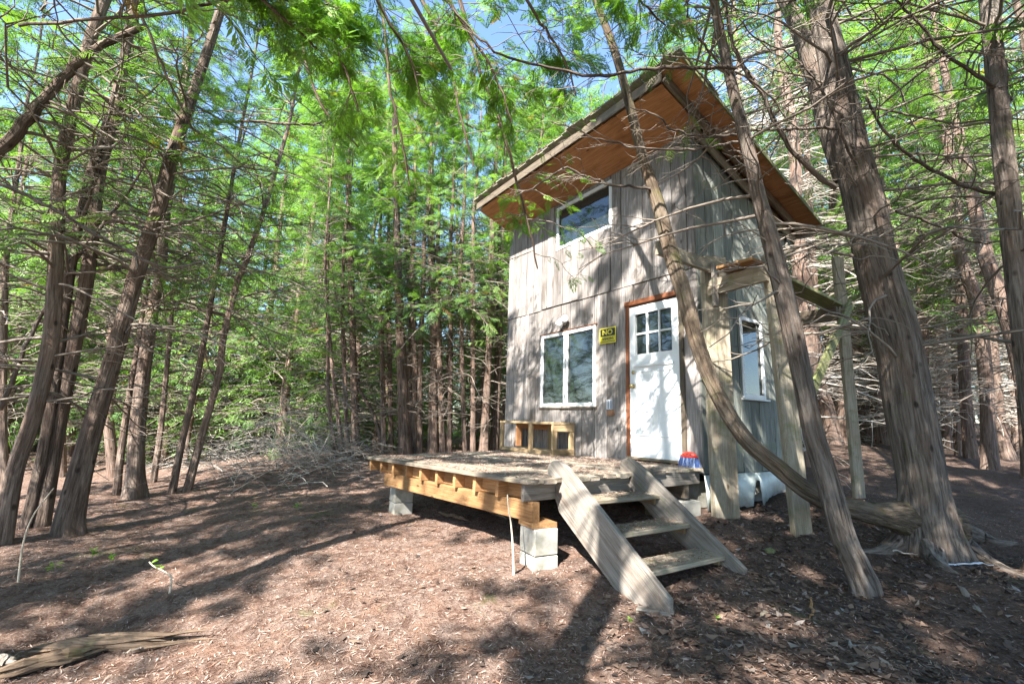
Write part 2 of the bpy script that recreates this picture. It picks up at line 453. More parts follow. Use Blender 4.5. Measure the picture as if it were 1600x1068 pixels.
def frond_template(st, subs, kw=.030):
    """flat cedar spray, 1 long along x, y sideways; quads"""
    V = []; F = []
    def kite(o, d, L, w):
        n_ = np.array([-d[1], d[0]]); b = len(V)
        for p in (o, o+d*L*.45+n_*w, o+d*L, o+d*L*.45-n_*w): V.append((p[0], p[1], 0))
        F.append((b, b+1, b+2, b+3))
    kite(np.array([0., 0]), np.array([1., 0]), 1.0, .018)
    for i in range(st):
        f = (i+.7)/(st+.3)
        L = .50*(1-f)**.8*(min(1, f*3+.35))+.06
        for sgn in (-1, 1):
            a = sgn*R(42+6*math.sin(i*2.1))
            d = np.array([math.cos(a), math.sin(a)]); o = np.array([f*.95+.02*sgn, 0])
            kite(o, d, L, .020 if subs else kw)
            for j in range(subs):
                g = (j+.6)/(subs+.4)
                for s2 in (-1, 1):
                    a2 = a+s2*R(38); d2 = np.array([math.cos(a2), math.sin(a2)])
                    kite(o+d*L*g, d2, L*.42*(1-g*.6)+.02, .022)
    V = np.array(V); 
    V[:, 2] = -.10*V[:, 0]**2-.12*np.abs(V[:, 1])
    return V, np.array(F)
T_NEAR = frond_template(8, 1)
T_MID = frond_template(6, 0)
T_FAR = frond_template(3, 0, .04)
T_SOLID = frond_template(7, 0, .046)
def fronds(tmpl, O, D, Nn, size, v):
    """place the spray template at O, along D, flat to normal Nn"""
    TV, TF = tmpl
    D = D/np.linalg.norm(D, axis=1, keepdims=True)
    S = np.cross(Nn, D); S /= np.linalg.norm(S, axis=1, keepdims=True)+1e-9
    U = np.cross(D, S)
    wid = size*rng.uniform(.75, 1.15, len(size))
    V = O[:, None]+TV[None, :, 0:1]*(D*size[:, None])[:, None]+TV[None, :, 1:2]*(S*wid[:, None])[:, None]+TV[None, :, 2:3]*(U*size[:, None]*rng.uniform(.4, 2.2, (len(size), 1)))[:, None]
    n = len(O); m = len(TV)
    Q = (TF[None]+(np.arange(n)*m)[:, None, None]).reshape(-1, 4)
    return V.reshape(-1, 3), Q, np.repeat(v, m)
def dress(P, per, size, rnd, start=.15, tilt=.35):
    """fronds along branch paths P"""
    n, k, _ = P.shape
    bi = np.repeat(np.arange(n), per); f = rnd.uniform(start, 1, n*per)
    f[::per] = .98
    x = f*(k-1); i0 = np.minimum(x.astype(int), k-2); fr = (x-i0)[:, None]
    o = P[bi, i0]*(1-fr)+P[bi, i0+1]*fr
    t = P[bi, i0+1]-P[bi, i0]; t /= np.linalg.norm(t, axis=1, keepdims=True)+1e-9
    side = np.cross(t, [0, 0, 1.]); side /= np.linalg.norm(side, axis=1, keepdims=True)+1e-6
    a = rnd.choice([-1, 1], n*per)*rnd.uniform(.2, .95, n*per)
    d = t*np.cos(a)[:, None]+side*np.sin(a)[:, None]
    d[:, 2] -= rnd.uniform(-.1, .55, n*per)
    nn = np.array([0, 0, 1.])+rnd.normal(0, tilt, (n*per, 3))
    sz = size*rnd.uniform(.6, 1.3, n*per)
    tone = np.clip(np.repeat(rnd.uniform(.05, .8, n), per)+rnd.normal(0, .12, n*per), 0, .93)
    tone[rnd.uniform(0, 1, n*per) < .012] = 1.0
    return o, d, nn, sz, tone
def join(parts):
    off = 0; Vs = []; Qs = []; Bs = []
    for V, Q, B in parts:
        Vs.append(V); Qs.append(Q+off); Bs.append(B); off += len(V)
    return np.concatenate(Vs), np.concatenate(Qs), np.concatenate(Bs)

def interp_path(path, rad, z):
    """point and radius on a trunk path at heights z"""
    pz = path[:, 2]
    return np.stack([np.interp(z, pz, path[:, 0]), np.interp(z, pz, path[:, 1]), z], -1), np.interp(z, pz, rad)

def make_limbs(path, rad, rnd, z0, z1, n_dead, n_live, zl0, reach, tmpl, fsize, per, twigs=6, seg=4, live_el=.15, leafy=1.0):
    """dead lower twigs and live foliage boughs for one trunk; returns (branch mesh arrays, frond arrays)"""
    parts = []; fol = None
    zt = z1
    if n_dead:
        z = rnd.uniform(z0, zl0+.35*(zt-zl0), n_dead)
        o, r = interp_path(path, rad, z)
        ln = reach*rnd.uniform(.25, .95, n_dead)
        P = branch_paths(o, rnd.uniform(0, 6.283, n_dead), rnd.uniform(-.15, .55, n_dead), ln, rnd.uniform(.0, .5, n_dead), 7, rnd, .035)
        r0 = np.clip(.007+.006*ln, .006, .02)
        parts.append(tubes(P, taper(P, r0), seg))
        if twigs:
            S, bi = sub_twigs(P, twigs, rnd, k=5)
            parts.append(tubes(S, taper(S, r0[bi]*.42, .4), 3))
    if n_live:
        z = zl0+(zt-zl0)*rnd.uniform(0, 1, n_live)**1.15
        o, r = interp_path(path, rad, z)
        frac = (z-zl0)/(zt-zl0)
        ln = reach*(1.0-.78*frac)*rnd.uniform(.6, 1.15, n_live)+.15
        P = branch_paths(o, rnd.uniform(0, 6.283, n_live), live_el+rnd.uniform(-.25, .45, n_live)+.4*frac, ln, rnd.uniform(.15, .55, n_live), 7, rnd, .03)
        r0 = np.clip(.006+.007*ln, .006, .025)
        parts.append(tubes(P, taper(P, r0), seg))
        S, bi = sub_twigs(P, 4, rnd, .25, .5, .25, 4, .3)
        parts.append(tubes(S, taper(S, r0[bi]*.4, .4), 3))
        a = dress(P, per, fsize, rnd, .3); b = dress(S, max(2, per//2), fsize*.85, rnd, .2)
        O, D, Nn, sz, tone = [np.concatenate(q) for q in zip(a, b)]
        if leafy < 1:
            kpt = rnd.uniform(0, 1, len(O)) < leafy; O, D, Nn, sz, tone = O[kpt], D[kpt], Nn[kpt], sz[kpt], tone[kpt]
        fol = fronds(tmpl, O, D, Nn, sz, tone)
    return parts, fol
def add_tree_parts(root, path, rad, seg, rnd, bark, leaf, ridge, rootf, limb_kw, twigmat='dead_twig'):
    base = np.array(root.location)
    lp = path-base
    me = trunk_mesh('trunk', lp, rad, seg, rnd, ridge, rootf)
    t = bpy.data.objects.new('trunk', me); COL.objects.link(t); t.parent = root; me.materials.append(MATS[bark])
    parts, fol = make_limbs(lp, rad, rnd, **limb_kw)
    if parts:
        V, Q, B = join(parts)
        me = npmesh('twigs', V, Q, False, {'bark': ('FLOAT_VECTOR', B)}); me.materials.append(MATS[twigmat])
        o = bpy.data.objects.new('branchwork', me); COL.objects.link(o); o.parent = root; o['kind'] = 'stuff'
    if fol is not None:
        V, Q, v = fol
        me = npmesh('crown', V, Q, False, {'v': ('FLOAT', v)}); me.materials.append(MATS[leaf])
        o = bpy.data.objects.new('crown', me); COL.objects.link(o); o.parent = root; o['kind'] = 'stuff'
    return t

def hero(name, label, pts, H=11, bark='bark_red', leaf='cedar_leaf', seg=20, ridge=.05, rootf=.3, group=None, dist=None, base=None,
         dead=40, live=40, zl=4.0, reach=1.7, fsize=.26, per=5, tmpl=None, twigs=6, leafy=1.0, seed=0, ds=.12, depth_shift=None, z0=.5):
    """a tree from its trunk as seen: (x, y, width) up the trunk in picture units, standing where its foot meets the ground"""
    rnd = np.random.default_rng(seed+100)
    b = hit(pts[0][0], pts[0][1]) if base is None else np.array([base[0], base[1], float(ground(base[0], base[1]))])
    D = (b-CAM)@WH if dist is None else dist
    W = []
    for i, (x, y, w) in enumerate(pts):
        d_ = D+(depth_shift[i] if depth_shift else 0)
        p = atD(x, y, d_); W.append([*p, rpx(w, x, (p-CAM)@FW)])
    W = np.array(W)
    if dist is not None and base is None: b = np.array([W[0, 0], W[0, 1], float(ground(W[0, 0], W[0, 1]))])
    foot = W[0].copy(); foot[:3] += np.array([0, 0, b[2]-W[0, 2]-.22]); foot[3] *= 1.05
    if foot[2] < W[0, 2]-.03: W = np.vstack([foot, W])
    # carry on above the last point, easing upright
    last = W[-1].copy(); dr = W[-1, :3]-W[-2, :3]; dr /= np.linalg.norm(dr); ext = []
    top = b[2]+H
    if last[2] < top-.3:
        n = 7; step = (top-last[2])/n; r0 = last[3]
        for i in range(n):
            dr = dr*.75+np.array([0, 0, .25])+rnd.normal(0, .03, 3); dr /= np.linalg.norm(dr)
            last = last.copy(); last[:3] += dr*step/max(dr[2], .4); last[3] = r0*(1-.88*(i+1)/n); ext.append(last)
        W = np.vstack([W, ext])
    L = np.linalg.norm(np.diff(W[:, :3], axis=0), axis=1).sum()
    C = catmull(W, max(12, int(L/ds)))
    path, rad = C[:, :3], np.maximum(C[:, 3], .006)
    root = empty(name, b, label, 'tree', group)
    zt = path[-1, 2]-b[2]
    add_tree_parts(root, path, rad, seg, rnd, bark, leaf, ridge, rootf,
        dict(z0=z0, z1=zt-.1, n_dead=dead, n_live=live, zl0=zl, reach=reach, tmpl=tmpl or T_MID, fsize=fsize, per=per, twigs=twigs, leafy=leafy))
    return root, path, rad
def bough(root, pts, D, w0, w1, name='branch', mat='bark_grey', twigs=14, seed=0, fro=0, fsize=.2, leaf='cedar_leaf_bright', tmpl=None, sub=(.2, .5), droop=.3):
    """one long limb of a tree, given along its length by picture points and distance from the lens"""
    rnd = np.random.default_rng(seed+500)
    Ds = np.linspace(D[0], D[1], len(pts))
    P = np.array([atD(x, y, d) for (x, y), d in zip(pts, Ds)])
    C = catmull(P, max(14, len(pts)*5))
    C[1:-1] += rnd.normal(0, .006, C[1:-1].shape)
    k = len(C); dm = (Ds[0]+Ds[-1])/2
    rr = np.linspace(w0, w1, k)*dm/(2*FPX)
    off = np.array(root.location)
    V, Q, B = tubes((C-off)[None], rr[None], 8)
    me = npmesh('branch', V, Q, True, {'bark': ('FLOAT_VECTOR', B)}); me.materials.append(MATS[mat])
    o = bpy.data.objects.new(name, me); COL.objects.link(o); o.parent = root
    if twigs:
        S, bi = sub_twigs((C-off)[None], twigs, rnd, sub[0], sub[1], droop, 7, .15)
        S2, b2 = sub_twigs(S, 3, rnd, .3, .6, .4, 5, .3)
        rs = np.full(len(S), max(.0025, rr[-1]*.7)); r2 = rs[b2]*.6
        V, Q, B = join([tubes(S, taper(S, rs, .35), 4), tubes(S2, taper(S2, r2, .5), 3)])
        me = npmesh('twigs', V, Q, False, {'bark': ('FLOAT_VECTOR', B)}); me.materials.append(MATS['dead_twig'])
        t = bpy.data.objects.new('twig_spray', me); COL.objects.link(t); t.parent = o; t['kind'] = 'stuff'
        if fro:
            a = dress(S, fro, fsize, rnd, .2, .45); b = dress(S2, max(1, fro//2), fsize*.8, rnd, .2, .45)
            F = fronds(tmpl or T_NEAR, *[np.concatenate(q) for q in zip(a, b)])
            me = npmesh('foliage', F[0], F[1], False, {'v': ('FLOAT', F[2])}); me.materials.append(MATS[leaf])
            t = bpy.data.objects.new('foliage', me); COL.objects.link(t); t.parent = o; t['kind'] = 'stuff'
    return o

# ------------------------------------------------------------------ timber helpers
def prism(L, w, t, ch=.004, jit=0.0):
    """chamfered bar, length along local x, centred in y and z, starting at x=0"""
    c = min(ch, w*.3, t*.3)
    pr = [(-w/2+c, -t/2), (w/2-c, -t/2), (w/2, -t/2+c), (w/2, t/2-c), (w/2-c, t/2), (-w/2+c, t/2), (-w/2, t/2-c), (-w/2, -t/2+c)]
    V = []
    for x in (0, L):
        j = [random.uniform(-jit, jit) for _ in range(8)] if jit else [0]*8
        V += [(x+j[i], y, z) for i, (y, z) in enumerate(pr)]
    F = [tuple(range(7, -1, -1)), tuple(range(8, 16))]+[(i, (i+1) % 8, 8+(i+1) % 8, 8+i) for i in range(8)]
    return V, F
def place(o, p, ex, ey, parent):
    """set world matrix from origin p and x/y axes (parents are unrotated)"""
    ex = Vector(ex).normalized(); ey = Vector(ey); ey = (ey-ex*ex.dot(ey)).normalized(); ez = ex.cross(ey)
    off = Vector((0, 0, 0)); q = parent
    chain = []
    while q is not None: chain.append(q); q = q.parent
    Pm = Matrix.Identity(4)
    for q in reversed(chain): Pm = Pm @ q.matrix_basis
    Mw = Matrix(((ex.x, ey.x, ez.x, p[0]), (ex.y, ey.y, ez.y, p[1]), (ex.z, ey.z, ez.z, p[2]), (0, 0, 0, 1)))
    o.matrix_basis = Pm.inverted() @ Mw
def bar(name, a, b, w, t, ydir, mat, parent, ch=.004, jit=0.0):
    """bar from a to b; w measured along ydir, t across"""
    a = Vector(a); b = Vector(b); L = (b-a).length
    V, F = prism(L, w, t, ch, jit)
    o = bpy.data.objects.new(name, mesh(name, V, F)); COL.objects.link(o)
    o.data.materials.append(MATS[mat]); o.parent = parent
    place(o, a, b-a, ydir, parent)
    return o
def boxes(name, blist, p, ex, ey, mat, parent):
    """several butted boxes (x0,x1,y0,y1,z0,z1) in one local frame as one piece"""
    V = []; F = []
    for x0, x1, y0, y1, z0, z1 in blist:
        b = len(V)
        V += [(x, y, z) for x in (x0, x1) for y in (y0, y1) for z in (z0, z1)]
        F += [tuple(b+i for i in f) for f in ((0, 1, 3, 2), (4, 6, 7, 5), (0, 4, 5, 1), (2, 3, 7, 6), (0, 2, 6, 4), (1, 5, 7, 3))]
    o = bpy.data.objects.new(name, mesh(name, V, F)); COL.objects.link(o)
    o.data.materials.append(MATS[mat]); o.parent = parent
    place(o, p, ex, ey, parent)
    return o
def poly(name, pts, depth, mat, parent, bev=.003):
    """solid from a planar outline (world points) pushed out by vector depth"""
    n = len(pts); d = Vector(depth)
    P = [Vector(p) for p in pts]
    o0 = P[0].copy(); ex = (P[1]-P[0]).normalized()
    longest = max(range(n), key=lambda i: (P[(i+1) % n]-P[i]).length)
    ex = (P[(longest+1) % n]-P[longest]).normalized()
    ez = d.normalized(); ey = ez.cross(ex).normalized()
    A = Matrix((ex, ey, ez))
    V = [A @ (p-o0) for p in P]+[A @ (p+d-o0) for p in P]
    F = [tuple(range(n-1, -1, -1)), tuple(range(n, 2*n))]+[(i, (i+1) % n, n+(i+1) % n, n+i) for i in range(n)]
    me = mesh(name, V, F)
    bm = bmesh.new(); bm.from_mesh(me); bmesh.ops.recalc_face_normals(bm, faces=bm.faces)
    if bev: bmesh.ops.bevel(bm, geom=list(bm.edges), offset=bev, segments=1, affect='EDGES')
    bm.to_mesh(me); bm.free()
    o = bpy.data.objects.new(name, me); COL.objects.link(o); me.materials.append(MATS[mat]); o.parent = parent
    place(o, o0, ex, ey, parent)
    return o

# ------------------------------------------------------------------ the cabin
W, DEP = 4.186, 2.30
ZB = -.12
RS = .345                                        # roof falls to the back
def rz(y): return 4.225-RS*y                      # underside of the roof
cabin = empty('cabin', (2.1, 1.15, -.5), 'small weathered board cabin with a single-pitch roof and white door', 'cabin')
# inner shell of the walls
def shell(name, V, F):
    o = link(name, mesh(name, V, F), cabin, MATS['inner_wall']); return o
t = .06
core = []
i0, i1, j0, j1 = .035, W-.035, .035, DEP-.035
def wallprism(name, x0, x1, y0, y1):
    V = [(x0, y0, ZB-.02), (x1, y0, ZB-.02), (x1, y1, ZB-.02), (x0, y1, ZB-.02), (x0, y0, rz(y0)-.01), (x1, y0, rz(y0)-.01), (x1, y1, rz(y1)-.01), (x0, y1, rz(y1)-.01)]
    F = [(3, 2, 1, 0), (4, 5, 6, 7), (0, 1, 5, 4), (1, 2, 6, 5), (2, 3, 7, 6), (3, 0, 4, 7)]
    return shell(name, V, F)
w_front = wallprism('front_wall', i0, i1, j0, j0+t)
w_side = wallprism('side_wall', i1-t, i1, j0+t+.002, j1-t-.002)
w_left = wallprism('end_wall', i0, i0+t, j0+t+.002, j1-t-.002)
w_back = wallprism('back_wall', i0, i1, j1-t, j1)
def plank_cols(x0, x1, wmin, wmax, rnd):
    xs = [x0]
    while xs[-1] < x1-wmin*.6:
        xs.append(min(x1, xs[-1]+rnd.uniform(wmin, wmax)))
    xs[-1] = x1
    return list(zip(xs[:-1], xs[1:]))
def face_boards(wall, origin, hdir, ndir, cols, zlo, zhi, opens, mat, thick=.03, gap=.009, mats=None):
    """upright boards on a wall: columns along hdir from origin; opens = (h0,h1,z0,z1)"""
    rnd = random.Random(5)
    for ci, (a, b) in enumerate(cols):
        lo = zlo(a, b) if callable(zlo) else zlo
        hi = zhi(a, b) if callable(zhi) else zhi
        aa, bb = a+gap*rnd.uniform(.4, 1), b-gap*rnd.uniform(.4, 1)
        proud = rnd.uniform(0, .010)
        rects = [(lo, hi, aa, bb)]
        for (h0, h1, q0, q1) in opens:
            nr = []
            for (l, h, p, q) in rects:
                if q <= h0 or p >= h1 or h <= q0 or l >= q1: nr.append((l, h, p, q)); continue
                if l < q0: nr.append((l, q0, p, q))
                if h > q1: nr.append((q1, h, p, q))
                if p < h0: nr.append((max(l, q0), min(h, q1), p, h0))
                if q > h1: nr.append((max(l, q0), min(h, q1), h1, q))
            rects = nr
        rects = [r for r in rects if r[1]-r[0] > .02 and r[3]-r[2] > .008]
        if not rects: continue
        mid = (aa+bb)/2
        p0 = Vector(origin)+Vector(hdir)*mid+Vector((0, 0, lo))
        # local x up, local y along the wall, local z outward; a board cut through by an opening is two boards
        rects.sort(); groups = []
        for r_ in rects:
            if groups and abs(groups[-1][-1][1]-r_[0]) < 1e-4: groups[-1].append(r_)
            else: groups.append([r_])
        for g_ in groups:
            ey = Vector(hdir); ez = Vector((0, 0, 1)).cross(ey)
            bl = [(l-lo, h-lo, p-mid, q-mid, 0, thick+proud) for (l, h, p, q) in g_]
            if ez.dot(Vector(ndir)) < 0:
                ey = -ey; bl = [(x0_, x1_, -y1_, -y0_, z0_, z1_) for (x0_, x1_, y0_, y1_, z0_, z1_) in bl]
            boxes('board', bl, p0, (0, 0, 1), ey, mats(ci) if mats else mat, wall)
UW = (1.457, 2.78, 3.361, 4.148); LW = (1.09, 2.432, .666, 1.903); DR = (3.045, 3.975, -.12, 2.12)
rnd = random.Random(3)
seam = {}
def seam_z(a, b):
    m = (a+b)/2
    return 2.372 if m < .5 else 2.366 if m < 1.1 else 2.384 if m < 2.0 else 2.368
cu = plank_cols(0, W, .16, .27, rnd); cl = plank_cols(0, W, .17, .30, rnd)
# front boards stand 3 cm off the shell, their faces on y=0 (upper run 12 mm proud over the lower)
face_boards(w_front, (0, .033, 0), (1, 0, 0), (0, -1, 0), cu, seam_z, lambda a, b: rz(0)-.012, [UW], 'siding', .042)
face_boards(w_front, (0, .033, 0), (1, 0, 0), (0, -1, 0), cl, lambda a, b: ZB-rnd.uniform(0, .02), lambda a, b: 2.360, [LW, DR], 'siding', .03)
cs = plank_cols(0, DEP, .15, .24, rnd)
SWN = (.884, 1.438, .804, 1.88)
face_boards(w_side, (W-.033, 0, 0), (0, 1, 0), (1, 0, 0), cs, lambda a, b: ZB-rnd.uniform(0, .03), lambda a, b: rz(b)-.012, [SWN], 'siding_green', .03)
face_boards(w_left, (.033, 0, 0), (0, 1, 0), (-1, 0, 0), plank_cols(0, DEP, .2, .28, rnd), ZB, lambda a, b: rz(b)-.012, [], 'siding', .03)
face_boards(w_back, (0, DEP-.033, 0), (1, 0, 0), (0, 1, 0), plank_cols(0, W, .22, .3, rnd), ZB, rz(DEP)-.012, [], 'siding', .03)

def frame_window(name, o, h, n_, x0, x1, z0, z1, fw=.055, depth=.03, mull=None, mat='white_paint', gl='glass', sash=None):
    """white frame and panes on a wall; o origin on wall face, h along, n_ outward"""
    o = Vector(o); h = Vector(h); n_ = Vector(n_); up = Vector((0, 0, 1))
    w = empty(name, o+h*((x0+x1)/2)+up*z0); w.parent = cabin; w.location = w.location-cabin.location
    def P(x, z, d): return o+h*x+up*z+n_*d
    d0 = depth/2-.012
    bar('frame', P(x0+fw/2, z0, d0), P(x0+fw/2, z1, d0), fw, depth, h, mat, w)
    bar('frame', P(x1-fw/2, z0, d0), P(x1-fw/2, z1, d0), fw, depth, h, mat, w)
    bar('frame', P(x0+fw, z0+fw/2, d0), P(x1-fw, z0+fw/2, d0), fw, depth, up, mat, w)
    bar('frame', P(x0+fw, z1-fw/2, d0), P(x1-fw, z1-fw/2, d0), fw, depth, up, mat, w)
    xs = [x0+fw]
    if mull:
        for m in mull:
            bar('mullion', P(m, z0+fw, d0+.001), P(m, z1-fw, d0+.001), .10, depth, h, mat, w)
            bar('sash_gap', P(m, z0+fw+.002, d0+depth/2), P(m, z1-fw-.002, d0+depth/2), .014, .006, h, 'dark_metal', w)
            xs += [m-.05, m+.05]
    xs.append(x1-fw)
    for i in range(0, len(xs), 2):
        g = boxes('pane', [(0, xs[i+1]-xs[i], 0, z1-z0-2*fw, -.004, .004)], P(xs[i], z0+fw, -.018), h, up, gl, w)
    return w
frame_window('window', (0, 0, 0), (1, 0, 0), (0, -1, 0), *UW, fw=.06)
w2 = frame_window('window', (0, 0, 0), (1, 0, 0), (0, -1, 0), *LW, fw=.06, mull=[1.745])
bar('head_drip', (LW[0]-.03, -.012, LW[3]+.010), (LW[1]+.03, -.012, LW[3]+.010), .03, .018, (0, 1, 0), 'brown_trim', w2)
bar('sill', (LW[0]-.02, -.010, LW[2]-.014), (LW[1]+.02, -.010, LW[2]-.014), .04, .022, (0, 1, 0), 'dark_plank', w2)
w3 = frame_window('window', (W, 0, 0), (0, 1, 0), (1, 0, 0), *SWN, fw=.05)
bar('sill', (W+.02, SWN[0]-.03, SWN[2]-.016), (W+.02, SWN[1]+.03, SWN[2]-.016), .07, .026, (1, 0, 0), 'white_paint', w3)
# door
door = empty('door', (3.51, -.01, 0)); door.parent = cabin; door.location = Vector((3.51, -.01, 0))-cabin.location
dx0, dx1 = 3.112, 3.911
dl = boxes('door_leaf', [(0, 1.36, 0, dx1-dx0, -.02, .02), (1.36, 1.92, 0, .10, -.02, .02), (1.36, 1.92, .70, dx1-dx0, -.02, .02), (1.92, 2.03, 0, dx1-dx0, -.02, .02)],
           (dx1, -.002, 0), (0, 0, 1), (-1, 0, 0), 'door_paint', door)
lx0, lx1 = dx1-.70, dx1-.10
pw = (lx1-lx0)/3
for i in range(3):
    for j in range(2):
        boxes('pane', [(.012, pw-.012, .012, .268, -.004, .004)], (lx0+i*pw, .008, 1.36+j*.28), (1, 0, 0), (0, 0, 1), 'glass', door)
for i in (1, 2): bar('muntin', (lx0+i*pw, -.004, 1.361), (lx0+i*pw, -.004, 1.919), .028, .03, (1, 0, 0), 'white_paint', door)
for i in range(3): bar('muntin', (lx0+i*pw+.015, -.004, 1.64), (lx0+(i+1)*pw-.015, -.004, 1.64), .026, .028, (0, 0, 1), 'white_paint', door)
bar('shelf_moulding', (lx0-.02, -.032, 1.20), (lx1+.02, -.032, 1.20), .03, .02, (0, 0, 1), 'white_paint', door)
def ring_panel(x0, x1, z0, z1):
    for a, b, yd in (((x0, -.024, z0), (x0, -.024, z1), (1, 0, 0)), ((x1, -.024, z0), (x1, -.024, z1), (1, 0, 0)), ((x0+.01, -.024, z0), (x1-.01, -.024, z0), (0, 0, 1)), ((x0+.01, -.024, z1), (x1-.01, -.024, z1), (0, 0, 1))):
        bar('panel_moulding', a, b, .018, .012, yd, 'door_paint', door)
ring_panel(dx0+.12, dx0+.36, .28, 1.12); ring_panel(dx0+.46, dx1-.12, .28, 1.12)
def lathe(name, prof, seg, p, axis_, mat, parent):
    V = []; F = []
    for (r_, h_) in prof:
        for i in range(seg):
            a = 2*math.pi*i/seg; V.append((h_, r_*math.cos(a), r_*math.sin(a)))
    k = len(prof)
    for j in range(k-1):
        for i in range(seg): F.append((j*seg+i, j*seg+(i+1) % seg, (j+1)*seg+(i+1) % seg, (j+1)*seg+i))
    F.append(tuple(range(seg-1, -1, -1))); F.append(tuple((k-1)*seg+i for i in range(seg)))
    me = mesh(name, V, F, True); bm = bmesh.new(); bm.from_mesh(me); bmesh.ops.recalc_face_normals(bm, faces=bm.faces); bm.to_mesh(me); bm.free()
    o = bpy.data.objects.new(name, me); COL.objects.link(o); me.materials.append(MATS[mat]); o.parent = parent
    ey = (0, 0, 1) if abs(axis_[2]) < .9 else (1, 0, 0)
    place(o, p, axis_, ey, parent); return o
lathe('knob', [(.030, 0), (.030, .006), (.012, .012), (.012, .035), (.026, .045), (.028, .058), (.018, .068)], 14, (dx0+.065, -.021, .93), (0, -1, 0), 'brass', door)
lathe('deadbolt', [(.028, 0), (.028, .012), (.018, .018)], 14, (dx0+.065, -.021, 1.12), (0, -1, 0), 'brass', door)
bar('jamb', (DR[0]+.032, -.006, -.05), (DR[0]+.032, -.006, 2.06), .064, .05, (1, 0, 0), 'brown_trim', door)
bar('jamb', (DR[1]-.03, -.004, -.05), (DR[1]-.03, -.004, 2.06), .06, .05, (1, 0, 0), 'dark_plank', door)
bar('head_trim', (DR[0]-.01, -.012, 2.092), (DR[1]+.01, -.012, 2.092), .062, .06, (0, 0, 1), 'brown_trim', door)
bar('threshold', (dx0-.02, -.03, -.016), (dx1+.02, -.03, -.016), .11, .03, (0, 1, 0), 'dark_plank', door)
bar('corner_casing', (DR[0]-.055, -.016, -.11), (DR[0]-.055, -.016, 2.34), .10, .022, (1, 0, 0), 'siding', cabin)
# light over the window, outlet by the door: fixed to the cabin
lt = empty('wall_light', (1.68, -.05, 2.02)); lt.parent = cabin; lt.location = Vector((1.68, -.05, 2.02))-cabin.location
lathe('mounting_plate', [(.055, 0), (.055, .015), (.03, .025), (.022, .06)], 14, (1.70, -.002, 2.06), (0, -1, 0), 'plastic_grey', lt)
lathe('lamp_head', [(.03, -.06), (.05, -.045), (.062, .03), (.066, .075), (.05, .08)], 14, (1.70, -.085, 2.05), (-.45, -.35, -.8), 'white_paint', lt)
lathe('lamp_head', [(.03, -.05), (.045, -.04), (.058, .03), (.06, .06), (.045, .065)], 14, (1.77, -.08, 2.09), (.75, -.35, -.1), 'white_paint', lt)
ob = empty('outlet_box', (2.73, -.02, .64)); ob.parent = cabin; ob.location = Vector((2.73, -.02, .64))-cabin.location
boxes('cover', [(0, .10, 0, .14, 0, .03)], (2.68, -.006, .62), (1, 0, 0), (0, 0, 1), 'plastic_grey', ob)
for k in range(4): bar('cover_rib', (2.69+k*.026, -.038, .63), (2.69+k*.026, -.038, .75), .012, .006, (1, 0, 0), 'blue_bristle' if k % 2 else 'white_paint', ob)
boxes('junction', [(0, .11, 0, .075, 0, .045)], (2.70, -.006, .535), (1, 0, 0), (0, 0, 1), 'rust', ob)
# warning sign
sign = empty('warning_sign', (2.69, -.02, 1.59), 'black and yellow NO TRESPASSING sign nailed beside the door', 'sign')
boxes('sign_plate', [(0, .33, 0, .235, 0, .004)], (2.525, -.018, 1.585), (1, 0, -.01), (0, 0, 1), 'sign_yellow', sign)
boxes('sign_field', [(.018, .312, .105, .217, .004, .0055), (.018, .312, .018, .030, .004, .0055)], (2.525, -.018, 1.585), (1, 0, -.01), (0, 0, 1), 'sign_black', sign)
def text(body, size, loc, mat, sx=1.0):
    c = bpy.data.curves.new('lettering', 'FONT'); c.body = body; c.size = size; c.extrude = .0012; c.offset = size*.02; c.align_x = 'CENTER'; c.align_y = 'CENTER'
    o = bpy.data.objects.new('tmp', c); COL.objects.link(o)
    bpy.context.view_layer.update()
    me = bpy.data.meshes.new_from_object(o.evaluated_get(bpy.context.evaluated_depsgraph_get()))
    bpy.data.objects.remove(o)
    for v in me.vertices: v.co.x *= sx
    t = bpy.data.objects.new('lettering', me); COL.objects.link(t); me.materials.clear(); me.materials.append(MATS[mat]); t.parent = sign
    place(t, loc, (1, 0, -.01), (0, 0, 1), sign)
text('NO', .105, (2.69, -.0245, 1.744), 'sign_yellow', 1.25)
text('TRESPASSING', .062, (2.69, -.0228, 1.648), 'sign_black', .66)
# roof
RX0, RX1, RY0, RY1 = -.08, 4.60, -.76, 2.56
roof = empty('roof', (2.2, .9, 4.0)); roof.parent = cabin; roof.location = Vector((2.2, .9, 4.0))-cabin.location
def slab(name, x0, x1, y0, y1, d0, d1, mat, parent):
    V = [(x, y, rz(y)+d) for d in (d0, d1) for (x, y) in ((x0, y0), (x1, y0), (x1, y1), (x0, y1))]
    F = [(3, 2, 1, 0), (4, 5, 6, 7), (0, 1, 5, 4), (1, 2, 6, 5), (2, 3, 7, 6), (3, 0, 4, 7)]
    o = bpy.data.objects.new(name, mesh(name, V, F)); COL.objects.link(o); o.data.materials.append(MATS[mat]); o.parent = parent
    off = Vector((0, 0, 0)); q = parent
    while q is not None: off += q.location; q = q.parent
    o.location = -off
    return o
ys = [RY0, -.05, .9, 1.75, RY1]
for k in range(4):
    for (xa, xb) in ((RX0, 2.3), (2.304, RX1)):
        slab('sheathing', xa, xb, ys[k]+.002, ys[k+1]-.002, .13, .15, 'soffit_wood', roof)
